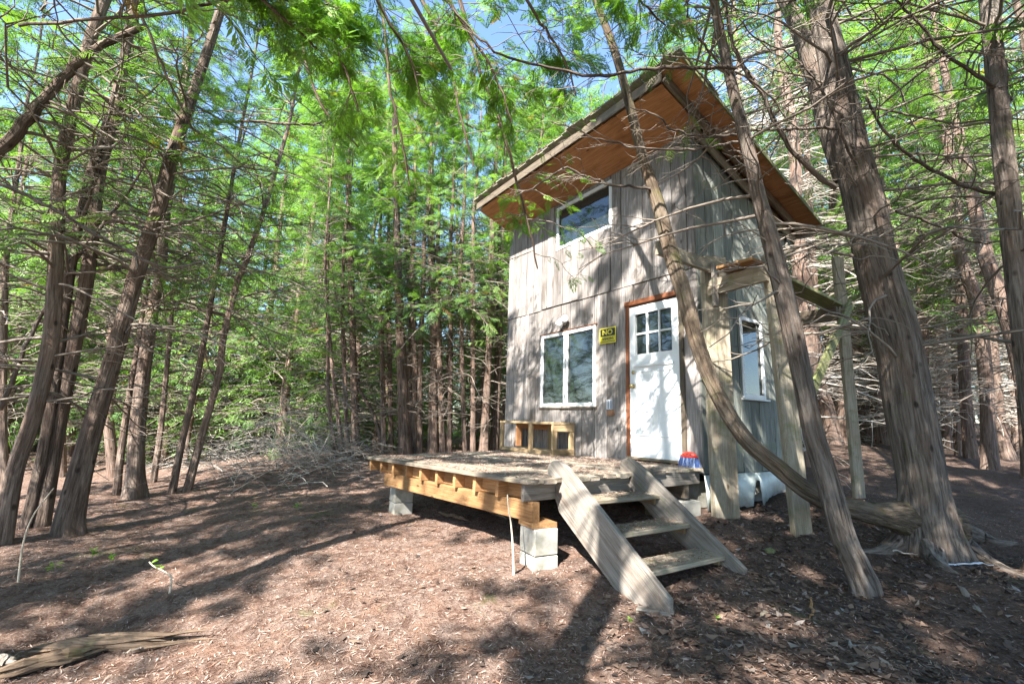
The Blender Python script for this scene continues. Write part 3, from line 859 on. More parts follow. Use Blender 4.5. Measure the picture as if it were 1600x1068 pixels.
# boxed soffit under the front overhang, hung under the lookouts
for (xa, xb) in ((RX0+.03, 1.15), (1.156, 2.35), (2.356, 3.55), (3.556, RX1-.30)):
    slab('soffit_panel', xa, xb, RY0+.02, -.012, -.012, .002, 'soffit_wood', roof)
for x in (RX1-.27, W+.01, 3.3, 2.5, 1.7, .9, .1):
    y0_ = RY0+.03
    bar('rafter', (x, y0_, rz(y0_)+.066), (x, RY1-.05, rz(RY1-.05)+.066), .038, .125, (1, 0, 0), 'dark_plank' if x > 4 else 'soffit_wood', roof)
bar('rake_board', (W+.052, -.02, rz(-.02)-.045), (W+.052, RY1-.08, rz(RY1-.08)-.045), .026, .16, (1, 0, 0), 'post_wood', roof)
poly('rake_block', [(W+.03, RY1-.30, rz(RY1-.3)-.01), (W+.03, RY1-.06, rz(RY1-.06)-.01), (W+.03, RY1-.06, rz(RY1-.06)-.25), (W+.03, RY1-.30, rz(RY1-.3)-.17)], (.012, 0, 0), 'siding_green', roof)
bar('fascia', (RX0, RY0-.012, rz(RY0)+.06), (RX1-.28, RY0-.012, rz(RY0)+.06), .024, .13, (0, 1, 0), 'dark_plank', roof)
bar('fascia', (RX1+.010, RY0, rz(RY0)+.135), (RX1+.010, RY1, rz(RY1)+.135), .02, .045, (1, 0, 0), 'mossy_plank', roof)
bar('fascia', (RX0, RY1+.012, rz(RY1)+.09), (RX1, RY1+.012, rz(RY1)+.09), .024, .14, (0, 1, 0), 'grey_plank', roof)
# shingle courses, ragged at the eave
rnd = random.Random(9)
crs = 0
y = RY0-.05
while y < RY1-.05 and crs < 3:
    x = RX0-.03
    while x < RX1+.01:
        w = rnd.uniform(.12, .24); w = min(w, RX1+.035-x)
        if w < .03: break
        ya = y-rnd.uniform(0, .05); yb = y+.34; lift = .156+.012*crs
        a = (x+w/2, ya, rz(ya)+lift+.014+rnd.uniform(0, .02)); b = (x+w/2, yb, rz(yb)+lift+.004)
        bar('shingle', a, b, w-.006, rnd.uniform(.016, .028), (1, 0, 0), 'roofing', roof, .005, .006)
        x += w
    y += .2; crs += 1
slab('roof_covering', RX0-.02, RX1+.02, -.16, RY1+.05, .152, .172, 'roofing', roof)

# sheet metal skirting
sk = empty('skirting', (W, .8, -.5)); sk.parent = cabin; sk.location = Vector((W, .8, -.5))-cabin.location
V = []; F = []
cols = np.linspace(-.02, 1.75, 40)
for i, yy in enumerate(cols):
    topz = ZB-.015; bot = float(ground(W+.1, yy))+.04+.025*math.sin(5*yy)+.008*(i % 3)
    out = .035+.02*math.sin(7*yy)+.05*math.exp(-((yy-1.0)/.12)**2)
    if .90 < yy < 1.0: bot = ZB-.10
    V += [(W+out*.4, yy, topz), (W+out, yy, (topz+bot)/2+.02), (W+out*1.1, yy+.01, bot)]
for i in range(len(cols)-1):
    for j in range(2): F.append((i*3+j, i*3+3+j, i*3+4+j, i*3+1+j))
me = mesh('sheet', V, F, True)
bm = bmesh.new(); bm.from_mesh(me); bmesh.ops.solidify(bm, geom=list(bm.faces), thickness=.004); bm.to_mesh(me); bm.free()
link('metal_sheet', me, sk, MATS['sheet_metal'])
boxes('footing', [(0, .5, 0, DEP-.1, 0, .3)], (W-.62, .05, ZB-.40), (1, 0, 0), (0, 1, 0), 'concrete', sk)
boxes('footing', [(0, .6, 0, .3, 0, .5)], (.05, .1, ZB-.55), (1, 0, 0), (0, 1, 0), 'concrete', sk)

# ------------------------------------------------------------------ the deck
A = np.array([4.46, -2.72, -.055]); B = np.array([4.185, -.04, -.05]); Cc = np.array([1.10, -2.96, -.115]); Dd = np.array([.42, -.04, -.085])
deck = empty('deck', (2.8, -1.4, -.7), 'low timber deck strewn with needles in front of the cabin door', 'deck')
NB = 19
rnd = random.Random(21)
for i in range(NB):
    u = (i+.5)/NB
    l = Dd+(Cc-Dd)*u; r_ = B+(A-B)*u
    wdt = np.linalg.norm((A-B))/NB
    dirv = (r_-l)/np.linalg.norm(r_-l)
    l2 = l+dirv*rnd.uniform(-.02, .03); r2 = r_+dirv*rnd.uniform(-.05, .045)
    dz = rnd.uniform(-.005, .004)-.018
    bar('board', l2+[0, 0, dz], r2+[0, 0, dz], wdt-.009, .036, (0, 1, 0), 'deck_wood', deck, .005, .008)
for i in range(10):
    u = i/9
    f = Cc+(A-Cc)*(.03+.935*u); bk = Dd+(B-Dd)*(.03+.955*u)
    dv = (bk-f)/np.linalg.norm(bk-f)
    f = f+dv*.05; f = f+[0, 0, -.036-.072]; bk = bk+[0, 0, -.036-.072]
    bar('joist', f, bk, .04, .14, (1, 0, 0), 'grey_plank' if i == 9 else 'fresh_wood', deck)
    if i < 9:
        f2 = Cc+(A-Cc)*(.03+.935*(i+1)/9)+dv*.05+[0, 0, -.108]
        e = (f2-f)/np.linalg.norm(f2-f)
        q = .10 if i % 2 else .13
        bar('blocking', f+dv*q+e*.022, f2+dv*q-e*.022, .036, .135, (0, 1, 0), 'fresh_wood', deck)
bm0 = Cc+(A-Cc)*.14; bm1 = A+(Cc-A)*.012
dv = np.array([-.1, 1, 0]); dv /= np.linalg.norm(dv)
bar('beam', bm0+dv*.13+[0, 0, -.255], bm1+dv*.13+[0, 0, -.255], .075, .15, (0, 1, 0), 'fresh_wood', deck)
bar('beam', Dd+[.3, -.25, -.255], B+[-.03, -.25, -.255], .075, .15, (0, 1, 0), 'dark_plank', deck)
# concrete block piers
def pier(cx, cy, ztop, label, courses=2, sx=.235, sy=.22, shim=True, rot=-.08, group=None):
    zg = float(gz(cx, cy))
    p = empty('block_pier', (cx, cy, zg), label, 'pier', group)
    h = .205; z = ztop
    if shim:
        boxes('shim', [(-sx/2-.01, sx/2-.02, -sy/2-.008, sy/2, 0, .038)], (cx, cy, z-.04), (1, rot, 0), (-rot, 1, 0), 'fresh_wood', p); z -= .04
    k = 0
    while z > zg-.05:
        if k % 2 == 0:
            o = boxes('block', [(-sx/2, sx/2, -sy/2, sy/2, 0, h-.006)], (cx, cy, z-h+.003), (1, rot, 0), (-rot, 1, 0), 'concrete', p); ol = [o]
        else:
            ol = [boxes('block', [(-sx/2, -.004, -sy/2, sy/2, 0, h-.006)], (cx, cy, z-h+.003), (1, rot, 0), (-rot, 1, 0), 'concrete', p),
                  boxes('block', [(.002, sx/2+.004, -sy/2-.004, sy/2, 0, h-.006)], (cx, cy, z-h+.003), (1, rot+.01, 0), (-rot, 1, 0), 'concrete', p)]
        for o in ol:
            bm = bmesh.new(); bm.from_mesh(o.data); bmesh.ops.bevel(bm, geom=list(bm.edges), offset=.008, segments=1, affect='EDGES'); bm.to_mesh(o.data); bm.free()
        z -= h; k += 1
    return p
pa = atz(853, 893, -.69)
pier(4.37, -2.53, A[2]-.036-.142-.152, 'stacked concrete block pier with rust streaks under the deck corner by the steps', rot=-.1)
pl = atz(616, 800, -.77)
pier(float(pl[0])-.05, float(pl[1])+.1, -.115-.036-.142-.152, 'lone concrete block pier under the deck end far from the steps', sx=.24, sy=.24, shim=False)
pier(4.02, -.28, -.40, 'block pier tucked under the deck against the cabin corner', sx=.40, sy=.3, shim=False, rot=0)
bar('offcut', (3.72, -.46, -.52), (4.2, -.46, -.52), .20, .03, (0, 0, 1), 'dark_plank', deck)
# steps
steps = empty('deck_steps', (4.9, -1.8, -.75), 'three-tread open wooden steps leading off the deck', 'steps')
def stringer(px, Y, yo):
    P = [atY(x, y, Y) for x, y in px]
    poly('stringer', P, (0, yo, 0), 'grey_plank', steps, .006)
stringer([(855, 737), (857, 724), (864, 719), (873, 720), (885, 729), (1046, 937), (1046, 966), (1003, 951), (960, 921), (873, 800)], -2.33, .045)
stringer([(968, 734), (969, 719), (978, 715), (988, 718), (1000, 727), (1164, 889), (1162, 899), (1112, 893), (1026, 815), (989, 769)], -1.33, .045)
for (xa, xb, z) in ((4.36, 4.62, -.235), (4.66, 4.93, -.43), (4.97, 5.24, -.615)):
    bar('tread', ((xa+xb)/2, -2.282, z), ((xa+xb)/2, -1.332, z), xb-xa, .036, (1, 0, 0), 'post_wood', steps, .006)
    for yy in (-2.268, -1.352):
        bar('cleat', (xa+.03, yy, z-.045), (xb-.04, yy, z-.045), .025, .05, (0, 1, 0), 'bench_wood', steps)
p = atz(1035, 968, -.80)
bar('foot_stone', (5.27, -2.40, float(gz(5.27, -2.40))-.004), (5.47, -2.28, float(gz(5.47, -2.28))-.004), .09, .05, (0, 1, 0), 'grey_plank', steps, .01)

# storage bench on the deck
bn = empty('bench_frame', (1.3, -.3, -.07), 'open boxy frame bench of bare lumber on the deck under the window', 'bench')
bx0, bx1, by0, by1, bz0, bz1 = .58, 2.02, -.48, -.05, -.085, .42
for x in (bx0+.04, (bx0+bx1)/2+.15):
    for y in (by0+.02, by1-.02):
        bar('upright', (x, y, bz0+.02), (x, y, bz1-.04), .085, .038, (1, 0, 0), 'bench_wood', bn)
for y in (by0+.045, by1-.045):
    bar('upright', (bx1-.02, y, bz0+.03), (bx1-.02, y, bz1-.04), .09, .038, (0, 1, 0), 'bench_wood', bn)
for i, y in enumerate((by0+.07, by0+.215, by0+.36)):
    bar('top_board', (bx0-.01, y, bz1-.02), (bx1+.01, y, bz1-.02), .138, .038, (0, 1, 0), 'bench_wood', bn)
bar('rail', (bx0, by0+.021, bz0+.045), (bx1-.045, by0+.021, bz0+.045), .038, .06, (0, 1, 0), 'bench_wood', bn)
bar('rail', (bx0, by1-.021, bz0+.045), (bx1-.045, by1-.021, bz0+.045), .038, .06, (0, 1, 0), 'bench_wood', bn)
bar('rail', (bx0+.09, by1-.02, bz1-.085), (bx1-.045, by1-.02, bz1-.085), .034, .088, (0, 1, 0), 'soffit_wood', bn)
bar('rail', (bx1-.018, by0, bz0+.055), (bx1-.018, by1, bz0+.055), .042, .10, (1, 0, 0), 'bench_wood', bn)
bar('rail', (bx1-.017, by0+.001, bz1-.09), (bx1-.017, by1-.001, bz1-.09), .042, .10, (1, 0, 0), 'bench_wood', bn)
bar('divider', (bx0+.42, by0+.10, bz0+.10), (bx0+.42, by0+.10, bz1-.04), .10, .035, (0, 1, 0), 'soffit_wood', bn)
# broom head
bh = empty('broom_head', (4.06, -.10, -.05), 'red broom head with blue bristles leaning at the wall beside the door', 'broom')
def loft(name, rings, mat, parent):
    V = []; F = []; n = len(rings[0])
    for r_ in rings: V += r_
    for j in range(len(rings)-1):
        for i in range(n): F.append((j*n+i, j*n+(i+1) % n, (j+1)*n+(i+1) % n, (j+1)*n+i))
    F.append(tuple(range(n-1, -1, -1))); F.append(tuple((len(rings)-1)*n+i for i in range(n)))
    me = mesh(name, V, F); bm = bmesh.new(); bm.from_mesh(me); bmesh.ops.recalc_face_normals(bm, faces=bm.faces); bm.to_mesh(me); bm.free()
    return link(name, me, parent, MATS[mat])
def oval(cx, cy, z, a, b, n=14, sk=0): return [(cx+a*math.cos(2*math.pi*i/n)+sk, cy+b*math.sin(2*math.pi*i/n), z) for i in range(n)]
bc = (4.07, -.115)
loft('cap', [oval(*bc, .060, .112, .040), oval(*bc, .078, .120, .044), oval(*bc, .082, .104, .036), oval(*bc, .105, .088, .030), oval(*bc, .118, .05, .024), oval(*bc, .122, .03, .02)], 'red_plastic', bh)
for k in (-1, 0, 1): bar('cap_slot', (bc[0]+k*.045-.014, bc[1]-.034, .095), (bc[0]+k*.045+.014, bc[1]-.034, .095), .018, .012, (0, 0, 1), 'dark_metal', bh)
rb = np.random.default_rng(4); nb = 380
o_ = np.stack([bc[0]+rb.uniform(-.105, .105, nb), bc[1]+rb.uniform(-.036, .036, nb), np.full(nb, .062)], -1)
e_ = o_.copy(); e_[:, 0] += (o_[:, 0]-bc[0])*.14+rb.normal(0, .007, nb); e_[:, 1] += (o_[:, 1]-bc[1])*.5+rb.normal(0, .010, nb); e_[:, 2] = -.05
Vb, Qb, _ = tubes(np.stack([o_, (o_+e_)/2+rb.normal(0, .004, (nb, 3)), e_], 1), np.full((nb, 3), .0030), 4)
bo = link('bristle_tuft', npmesh('bristle', Vb, Qb, False, {'v': ('FLOAT', np.repeat(rb.uniform(0, 1, nb), 12))}), bh, MATS['bristle']); bo['kind'] = 'stuff'

# ------------------------------------------------------------------ timber landing frame beside the cabin
lf = empty('landing_frame', (4.8, .6, -.55), 'half-built timber landing frame of posts and mossy braces beside the cabin', 'frame')
def gb(x, y): return float(ground(x, y))-.1
bar('post', (4.42, .02, gb(4.4, .1)), (4.40, .0, 2.42), .29, .10, (.45, .9, 0), 'post_wood', lf, .008)
e = atY(1200, 447, -.02)
bar('beam', (4.36, -.085, 2.02), (float(e[0])+.02, -.06, 2.06), .05, .19, (0, 1, 0), 'post_wood', lf)
xb = float(e[0])
p2 = [atY(1214, 500, .1), atY(1247, 816, .1)]
bar('post', (float(p2[1][0])+.02, .12, gb(5, .1)), (float(p2[0][0]), .05, 2.28), .17, .10, (.6, .8, 0), 'post_wood', lf, .008)
bar('step_plank', (xb-.42, -.17, 2.172), (xb-.02, -.15, 2.177), .26, .034, (0, 1, 0), 'fresh_wood', lf)
q0 = atX(1023, 383, 4.42); q1 = (4.42, -.06, 2.26)
bar('beam', (4.45, float(q0[1]), 2.27), (4.45, .0, 2.27), .05, .15, (1, 0, 0), 'post_wood', lf)
hp = atX(1101, 497, 4.46)
bar('hanger', (4.50, -.13, 1.78), (4.50, -.13, 2.3), .08, .036, (0, 1, 0), 'grey_plank', lf)
pb = atX(1342, 772, 5.0); pt = atX(1308, 402, 5.0)
bar('post', (5.0, float(pb[1]), gb(5.0, pb[1])), (5.0, float(pt[1]), float(pt[2])), .13, .06, (.5, .85, 0), 'post_wood', lf)
bar('beam', (4.97, .2, 2.10), (4.95, float(pb[1])-.1, 2.03), .20, .045, (1, 0, .1), 'mossy_plank', lf)
bar('beam', (4.22, float(pb[1])-.22, 1.90), (5.02, float(pb[1])-.22, 1.90), .045, .18, (0, 1, 0), 'dark_plank', lf)
b0 = atX(1268, 612, 5.06); b1 = atX(1329, 474, 5.06)
dirv = (b1-b0)/np.linalg.norm(b1-b0)
bar('brace', b0-dirv*.5, b1, .13, .038, (0, .8, -.5), 'mossy_plank', lf)

# ------------------------------------------------------------------ trees that can be told apart
LG = 'cedars crowding the slope left of the deck'
big, bp, br = hero('cedar_tree', 'massive old cedar with gnarled roots standing right of the landing frame', [(1452, 868, 122), (1446, 815, 104), (1440, 753, 89), (1420, 641, 88), (1401, 528, 82), (1370, 416, 75),
     (1350, 315, 70), (1329, 236, 65), (1312, 157, 60), (1296, 79, 52), (1277, 0, 42)], H=12, bark='bark_grey', seg=64, ridge=.05, rootf=.62, ds=.05, dead=70, live=70, zl=5.0, reach=2.3, seed=1, z0=1.8)
bd = (np.array(big.location)-CAM)@WH
def limb(root, pts, D, mat='bark_grey', name='limb', seg=32, ridge=.05, seed=3, ds=.05, sk=None):
    rnd = np.random.default_rng(seed)
    Wp = np.array([[*atD(x, y, d), rpx(w, x, (atD(x, y, d)-CAM)@FW)] for (x, y, w), d in zip(pts, D)])
    L = np.linalg.norm(np.diff(Wp[:, :3], axis=0), axis=1).sum()
    C = catmull(Wp, int(L/ds)); off = np.array(root.location)
    me = trunk_mesh(name, C[:, :3]-off, np.maximum(C[:, 3], .006), seg, rnd, ridge)
    o = bpy.data.objects.new(name, me); COL.objects.link(o); o.parent = root; me.materials.append(MATS[mat])
    return C
limb(big, [(1320, 280, 40), (1295, 200, 38), (1275, 120, 36), (1255, 60, 32), (1229, 0, 28), (1190, -90, 20), (1160, -190, 8)], [bd+.12]*7)
CUR = limb(big, [(1470, 822, 120), (1430, 814, 96), (1395, 806, 62), (1350, 799, 43), (1280, 778, 36), (1215, 730, 31), (1160, 680, 28), (1118, 610, 27), (1092, 545, 27), (1070, 465, 27), (1045, 385, 25), (1028, 320, 22),
     (1004, 245, 17), (985, 170, 15), (960, 80, 13), (930, 0, 11), (895, -90, 9), (870, -190, 6)], [bd+.16, bd+.06, bd-.02, bd-.1, 4.15, 4.15, 4.2, 4.25, 4.3, 4.35, 4.4, 4.4, 4.4, 4.4, 4.4, 4.4, 4.4, 4.4], 'bark_moss', 'swept_limb', 36, .05, 5)
def root_limb(pts, w, seed):
    """a surface root running out from the old cedar, half sunk in the ground"""
    rnd = np.random.default_rng(seed); n = len(pts); P = []
    for i, (x, y) in enumerate(pts):
        p = hit(x, y) if i else np.array(big.location)*.55+hit(x, y)*.45
        r_ = rpx(w[i], x, (p-CAM)@FW); p[2] = float(gz(p[0], p[1]))+(.25-.35*i/(n-1))*r_*2.2; P.append([*p, r_])
    P[0][2] += .14
    C = catmull(np.array(P), 34); off = np.array(big.location)
    me = trunk_mesh('root', C[:, :3]-off, np.maximum(C[:, 3], .006), 20, rnd, .09)
    o = bpy.data.objects.new('root', me); COL.objects.link(o); o.parent = big; me.materials.append(MATS['bark_grey'])
root_limb([(1478, 848), (1505, 862), (1535, 876), (1568, 890), (1610, 905)], [70, 54, 40, 30, 14], 1)
root_limb([(1455, 862), (1462, 880), (1476, 896), (1500, 906)], [70, 46, 28, 10], 2)
root_limb([(1420, 856), (1400, 862), (1375, 866), (1345, 864)], [64, 42, 26, 10], 3)
root_limb([(1495, 835), (1525, 842), (1556, 850), (1590, 852)], [56, 40, 26, 10], 4)
lean, lp, lr = hero('cedar_tree', 'slender cedar leaning across the landing frame with a broken bark seam', [(1352, 922, 56), (1336, 880, 48), (1317, 837, 45), (1293, 753, 42), (1269, 669, 37), (1252, 585, 36), (1228, 472, 36), (1200, 360, 30),
     (1187, 315, 26), (1169, 236, 24), (1149, 157, 20), (1131, 79, 18), (1115, 0, 16)], H=9.5, bark='bark_grey', seg=40, ridge=.06, rootf=.35, ds=.05, dead=36, live=50, zl=5.0, reach=1.8, seed=2, z0=2.2)
hero('cedar_tree', 'straight scaly cedar trunk beside the massive old cedar, its root spreading over the needles', [(1650, 900, 90), (1638, 800, 66), (1625, 700, 58), (1608, 580, 52), (1588, 420, 47), (1576, 315, 44), (1560, 157, 39), (1545, 0, 36)], H=11,
     base=None, dist=4.3, bark='bark_grey', seg=40, ridge=.06, rootf=.8, ds=.06, dead=36, live=40, zl=5, reach=1.9, seed=3, z0=2.0)
RG = 'cedars standing behind the massive old cedar'
RL = 'reddish cedar trunk with dead twigs on the rise behind the massive old cedar'
RLS = ['stout reddish cedar on the rise, leaning towards the massive old cedar', 'cedar close against the far side of the stout reddish cedar', 'upright cedar between the stout reddish cedar and its slimmer neighbours',
       'cedar arching over to rest its bend behind the straight scaly trunk', 'slim cedar curving close behind the massive old cedar', 'thick cedar trunk half hidden behind the massive old cedar',
       'sun-flecked leaning trunk seen between the landing frame and its rear post', 'narrow trunk leaning just behind the rear post of the landing frame'] + ['thin far cedar stem among the trunks on the rise']*3
for i, (pts, dd) in enumerate([
    ([(1548, 732, 36), (1543, 650, 28), (1540, 585, 28), (1525, 472, 28), (1499, 393, 24), (1492, 315, 24), (1483, 236, 21), (1465, 157, 18), (1449, 79, 15), (1433, 20, 13)], None),
    ([(1565, 715, 22), (1556, 620, 20), (1540, 528, 20), (1529, 393, 17), (1521, 315, 15)], None),
    ([(1517, 716, 26), (1510, 640, 22), (1506, 556, 21), (1500, 416, 18), (1496, 300, 16)], None),
    ([(1612, 720, 40), (1600, 600, 36), (1575, 500, 34), (1540, 400, 30), (1521, 315, 26), (1500, 220, 22)], 8.0),
    ([(1481, 700, 18), (1475, 620, 16), (1467, 556, 15), (1450, 470, 14), (1433, 388, 12)], None),
    ([(1355, 688, 40), (1350, 640, 34), (1346, 585, 32), (1332, 472, 28), (1318, 380, 24), (1300, 270, 20)], None),
    ([(1302, 693, 34), (1292, 640, 30), (1281, 601, 26), (1272, 520, 22), (1268, 420, 20)], None),
    ([(1330, 690, 22), (1318, 620, 20), (1305, 540, 18), (1298, 420, 16)], None),
    ([(1450, 690, 16), (1446, 600, 14), (1440, 480, 13), (1430, 330, 11)], 12.5),
    ([(1498, 700, 16), (1494, 600, 14), (1490, 470, 13), (1478, 300, 12)], 13.0),
    ([(1590, 705, 18), (1583, 600, 16), (1580, 480, 15), (1570, 330, 13)], 12.0)]):
    hero('cedar_tree', RLS[i], pts, H=10.5, bark='bark_far', leaf='cedar_leaf_far', seg=18, rootf=.45, group=RG, dist=dd, dead=70, live=45, zl=4.8, reach=1.6, fsize=.3, per=5, seed=20+i, twigs=6, z0=1.0)
LL = 'leaning brown cedar trunk in the clump left of the deck'
LLS = ['outermost leaning cedar of the clump left of the deck, farthest from the cabin', 'slim cedar squeezed between the two outer trunks of the left clump', 'cedar leaning directly against the side of the thickest trunk in the left clump',
       'upright shaggy cedar standing just uphill of the leaning clump', 'thin stem hugging the upright shaggy cedar', 'thin slanting cedar, first of a pair beyond the upright shaggy cedar', 'long thin slanting cedar, the one of the pair nearer the deck',
       'straight thin cedar stem behind the outermost leaning trunk', 'short thin stem between the upright shaggy cedar and the slanting pair']
for i, (pts, dd) in enumerate([
    ([(4, 850, 40), (25, 733, 34), (53, 650, 33), (78, 543, 32), (86, 445, 30), (90, 350, 28), (97, 247, 26), (136, 82, 24), (156, 20, 22)], None),
    ([(40, 828, 26), (74, 675, 24), (95, 523, 22), (119, 370, 19), (144, 263, 17)], None),
    ([(64, 826, 34), (91, 667, 30), (123, 502, 28), (138, 420, 27), (156, 267, 24), (181, 177, 21)], None),
    ([(208, 777, 42), (211, 730, 33), (214, 675, 31), (224, 585, 27), (239, 482, 23), (251, 424, 21), (258, 340, 19)], None),
    ([(182, 772, 16), (190, 700, 14), (205, 600, 12), (222, 500, 10)], None),
    ([(268, 771, 15), (288, 675, 13), (309, 585, 12), (321, 520, 11)], None),
    ([(292, 768, 17), (317, 675, 15), (342, 585, 14), (350, 523, 13), (371, 440, 12), (383, 412, 11), (412, 330, 9)], None),
    ([(8, 790, 18), (4, 640, 16), (6, 520, 14), (10, 400, 12)], 7.5),
    ([(235, 778, 12), (250, 680, 11), (262, 560, 9)], 8.5)]):
    hero('cedar_tree', LLS[i], pts, H=10.5, bark='bark_red', seg=26, rootf=.45, group=LG, dist=dd, dead=26, live=40, zl=2.8, reach=2.0, fsize=.26, per=8, seed=40+i, twigs=7, ds=.09, z0=1.3, leafy=.9)
hero('cedar_tree', 'thickest leaning cedar of the clump left of the deck, with pale roots', [(107, 836, 60), (112, 800, 52), (140, 688, 40), (173, 576, 34), (202, 473, 31), (214, 428, 29), (247, 329, 28), (268, 247, 24), (296, 165, 20), (329, 66, 17), (350, 0, 15)],
     H=10.5, bark='bark_red', seg=40, ridge=.05, rootf=.4, ds=.06, dead=26, live=40, zl=2.8, reach=2.0, seed=60, z0=1.4, leafy=.9)
MG = 'slim cedar trunks in the row behind the deck'
for i, (pts, dd) in enumerate([
    ([(558, 714, 18), (554, 650, 13), (553, 582, 12), (548, 420, 11), (545, 300, 10)], None),
    ([(527, 720, 9), (514, 631, 7), (512, 520, 6)], None), ([(535, 716, 9), (527, 640, 8), (520, 582, 7), (512, 480, 6)], None), ([(544, 714, 9), (538, 582, 8), (535, 480, 7)], None),
    ([(600, 709, 11), (597, 550, 9), (592, 420, 8)], None), ([(611, 708, 9), (609, 560, 8), (606, 440, 7)], None),
    ([(633, 708, 24), (630, 640, 20), (628, 582, 18), (624, 485, 15), (620, 354, 12), (616, 197, 9)], None),
    ([(647, 707, 12), (648, 560, 10), (644, 420, 9)], None), ([(656, 708, 10), (657, 560, 9), (662, 420, 8)], None),
    ([(676, 708, 19), (677, 620, 15), (678, 550, 14), (675, 420, 13), (673, 300, 11)], None), ([(692, 708, 11), (688, 600, 10), (684, 480, 9)], None),
    ([(702, 708, 9), (704, 560, 8), (704, 420, 7)], None), ([(726, 708, 9), (722, 560, 8), (720, 420, 8)], None), ([(739, 708, 10), (739, 560, 9), (739, 420, 8)], None),
    ([(756, 708, 16), (764, 550, 12), (768, 420, 11), (770, 330, 10)], None), ([(772, 707, 16), (779, 550, 13), (782, 420, 12), (784, 340, 11)], None),
    ([(600, 709, 8), (585, 650, 7), (563, 610, 5), (545, 560, 4)], None)]):
    hero('cedar_tree', 'slim dark cedar trunk in the row behind the deck', pts, H=9.5, bark='bark_far', leaf='cedar_leaf_far', seg=14, rootf=.35, group=MG, dist=dd, dead=34, live=40, zl=3.2, reach=1.5, fsize=.32, per=5, seed=80+i, twigs=5, z0=.8)

# long limbs one can follow against the light
bough(lean, [(1150, 106), (1130, 105), (1010, 108), (930, 118), (860, 105), (790, 90), (750, 60), (690, -5)], (3.6, 3.4), 7, 3, seed=1, twigs=16)
bough(big, [(1306, 293), (1257, 256), (1218, 205), (1194, 153), (1151, 83), (1135, 20), (1120, -30)], (4.5, 4.0), 10, 5, seed=2, twigs=10)
bough(big, [(1310, 201), (1260, 200), (1215, 202), (1172, 204), (1120, 215)], (4.6, 4.0), 6, 3, seed=3, twigs=12)
bough(lean, [(1150, 211), (1096, 213), (1053, 202), (1025, 181), (985, 168)], (3.6, 3.4), 5, 2, seed=4, twigs=18)
bough(lean, [(1152, 222), (1078, 234), (1007, 231), (939, 220), (893, 199), (860, 190)], (3.6, 3.5), 5, 2, seed=5, twigs=18)
bough(big, [(1016, 295), (953, 288), (911, 273), (882, 263), (840, 290), (805, 306)], (4.35, 4.1), 5, 2, seed=6, twigs=16)
bough(big, [(1568, 311), (1493, 283), (1434, 252), (1399, 224), (1375, 193), (1352, 150)], (4.4, 4.2), 7, 4, seed=7, twigs=14)
bough(big, [(1580, 157), (1533, 122), (1474, 83), (1442, 43), (1400, 0)], (4.3, 4.0), 7, 4, seed=8, twigs=14)
bough(big, [(1340, 260), (1320, 225), (1290, 150), (1240, 90), (1180, 60), (1150, 20)], (4.4, 4.0), 5, 2, seed=9, twigs=14)
bough(lean, [(1140, 118), (1100, 70), (1080, 40), (1070, -10)], (3.6, 3.4), 5, 3, seed=10, twigs=10)
bough(big, [(1400, 330), (1460, 350), (1530, 380), (1600, 370)], (4.4, 4.6), 5, 2, seed=11, twigs=12)
# overhanging cedar whose trunk stands out of the picture beside the photographer
oh = empty('cedar_tree', (4.9, -7.8, float(ground(4.9, -7.8))), 'cedar whose bright green boughs hang over the clearing', 'tree')
z0_ = oh.location.z
pth = catmull(np.array([[4.9, -7.8, z0_-.2, .15], [4.92, -7.75, z0_+1.5, .12], [5.0, -7.7, z0_+4, .10], [4.95, -7.6, z0_+8, .06], [5.0, -7.6, z0_+11, .02]]), 60)
add_tree_parts(oh, pth[:, :3], pth[:, 3], 20, np.random.default_rng(77), 'bark_red', 'cedar_leaf_bright', .05, .3,
    dict(z0=1.5, z1=10.6, n_dead=20, n_live=22, zl0=7.0, reach=1.7, tmpl=T_MID, fsize=.26, per=5, twigs=5))
for i, (pts, D, f_) in enumerate([
    ([(250, -150), (340, -60), (420, 10), (480, 60), (520, 100)], (2.5, 3.1), 9),
    ([(380, -150), (450, -60), (500, 20), (540, 110), (560, 175)], (2.8, 3.5), 9),
    ([(520, -160), (560, -60), (600, 20), (640, 90), (660, 160)], (3.0, 3.8), 9),
    ([(640, -160), (680, -60), (720, 30), (770, 110), (800, 190)], (3.2, 4.0), 9),
    ([(760, -150), (800, -50), (840, 30), (880, 90), (900, 150)], (3.2, 4.0), 8),
    ([(560, -100), (600, 40), (610, 140), (630, 230), (640, 290)], (3.8, 4.6), 9),
    ([(450, -50), (470, 60), (500, 160), (560, 230)], (4.2, 4.8), 8),
    ([(900, -150), (950, -60), (1000, 0), (1040, 40)], (3.0, 3.6), 7),
    ([(300, -140), (370, -50), (440, 0), (540, 10)], (2.6, 3.0), 9),
    ([(700, -80), (740, 80), (790, 220), (820, 330), (840, 420)], (4.0, 5.0), 7),
    ([(620, -60), (690, 60), (720, 180), (740, 260)], (4.6, 5.2), 8),
    ([(420, -60), (560, 40), (650, 150), (740, 200)], (5.0, 5.6), 8),
    ([(150, -120), (220, 20), (260, 120), (300, 200)], (4.2, 5.0), 7)]):
    bough(oh, pts, D, 8, 3, mat='bark_red', seed=30+i, twigs=22, fro=f_-2, fsize=.16, sub=(.18, .42), droop=.35)
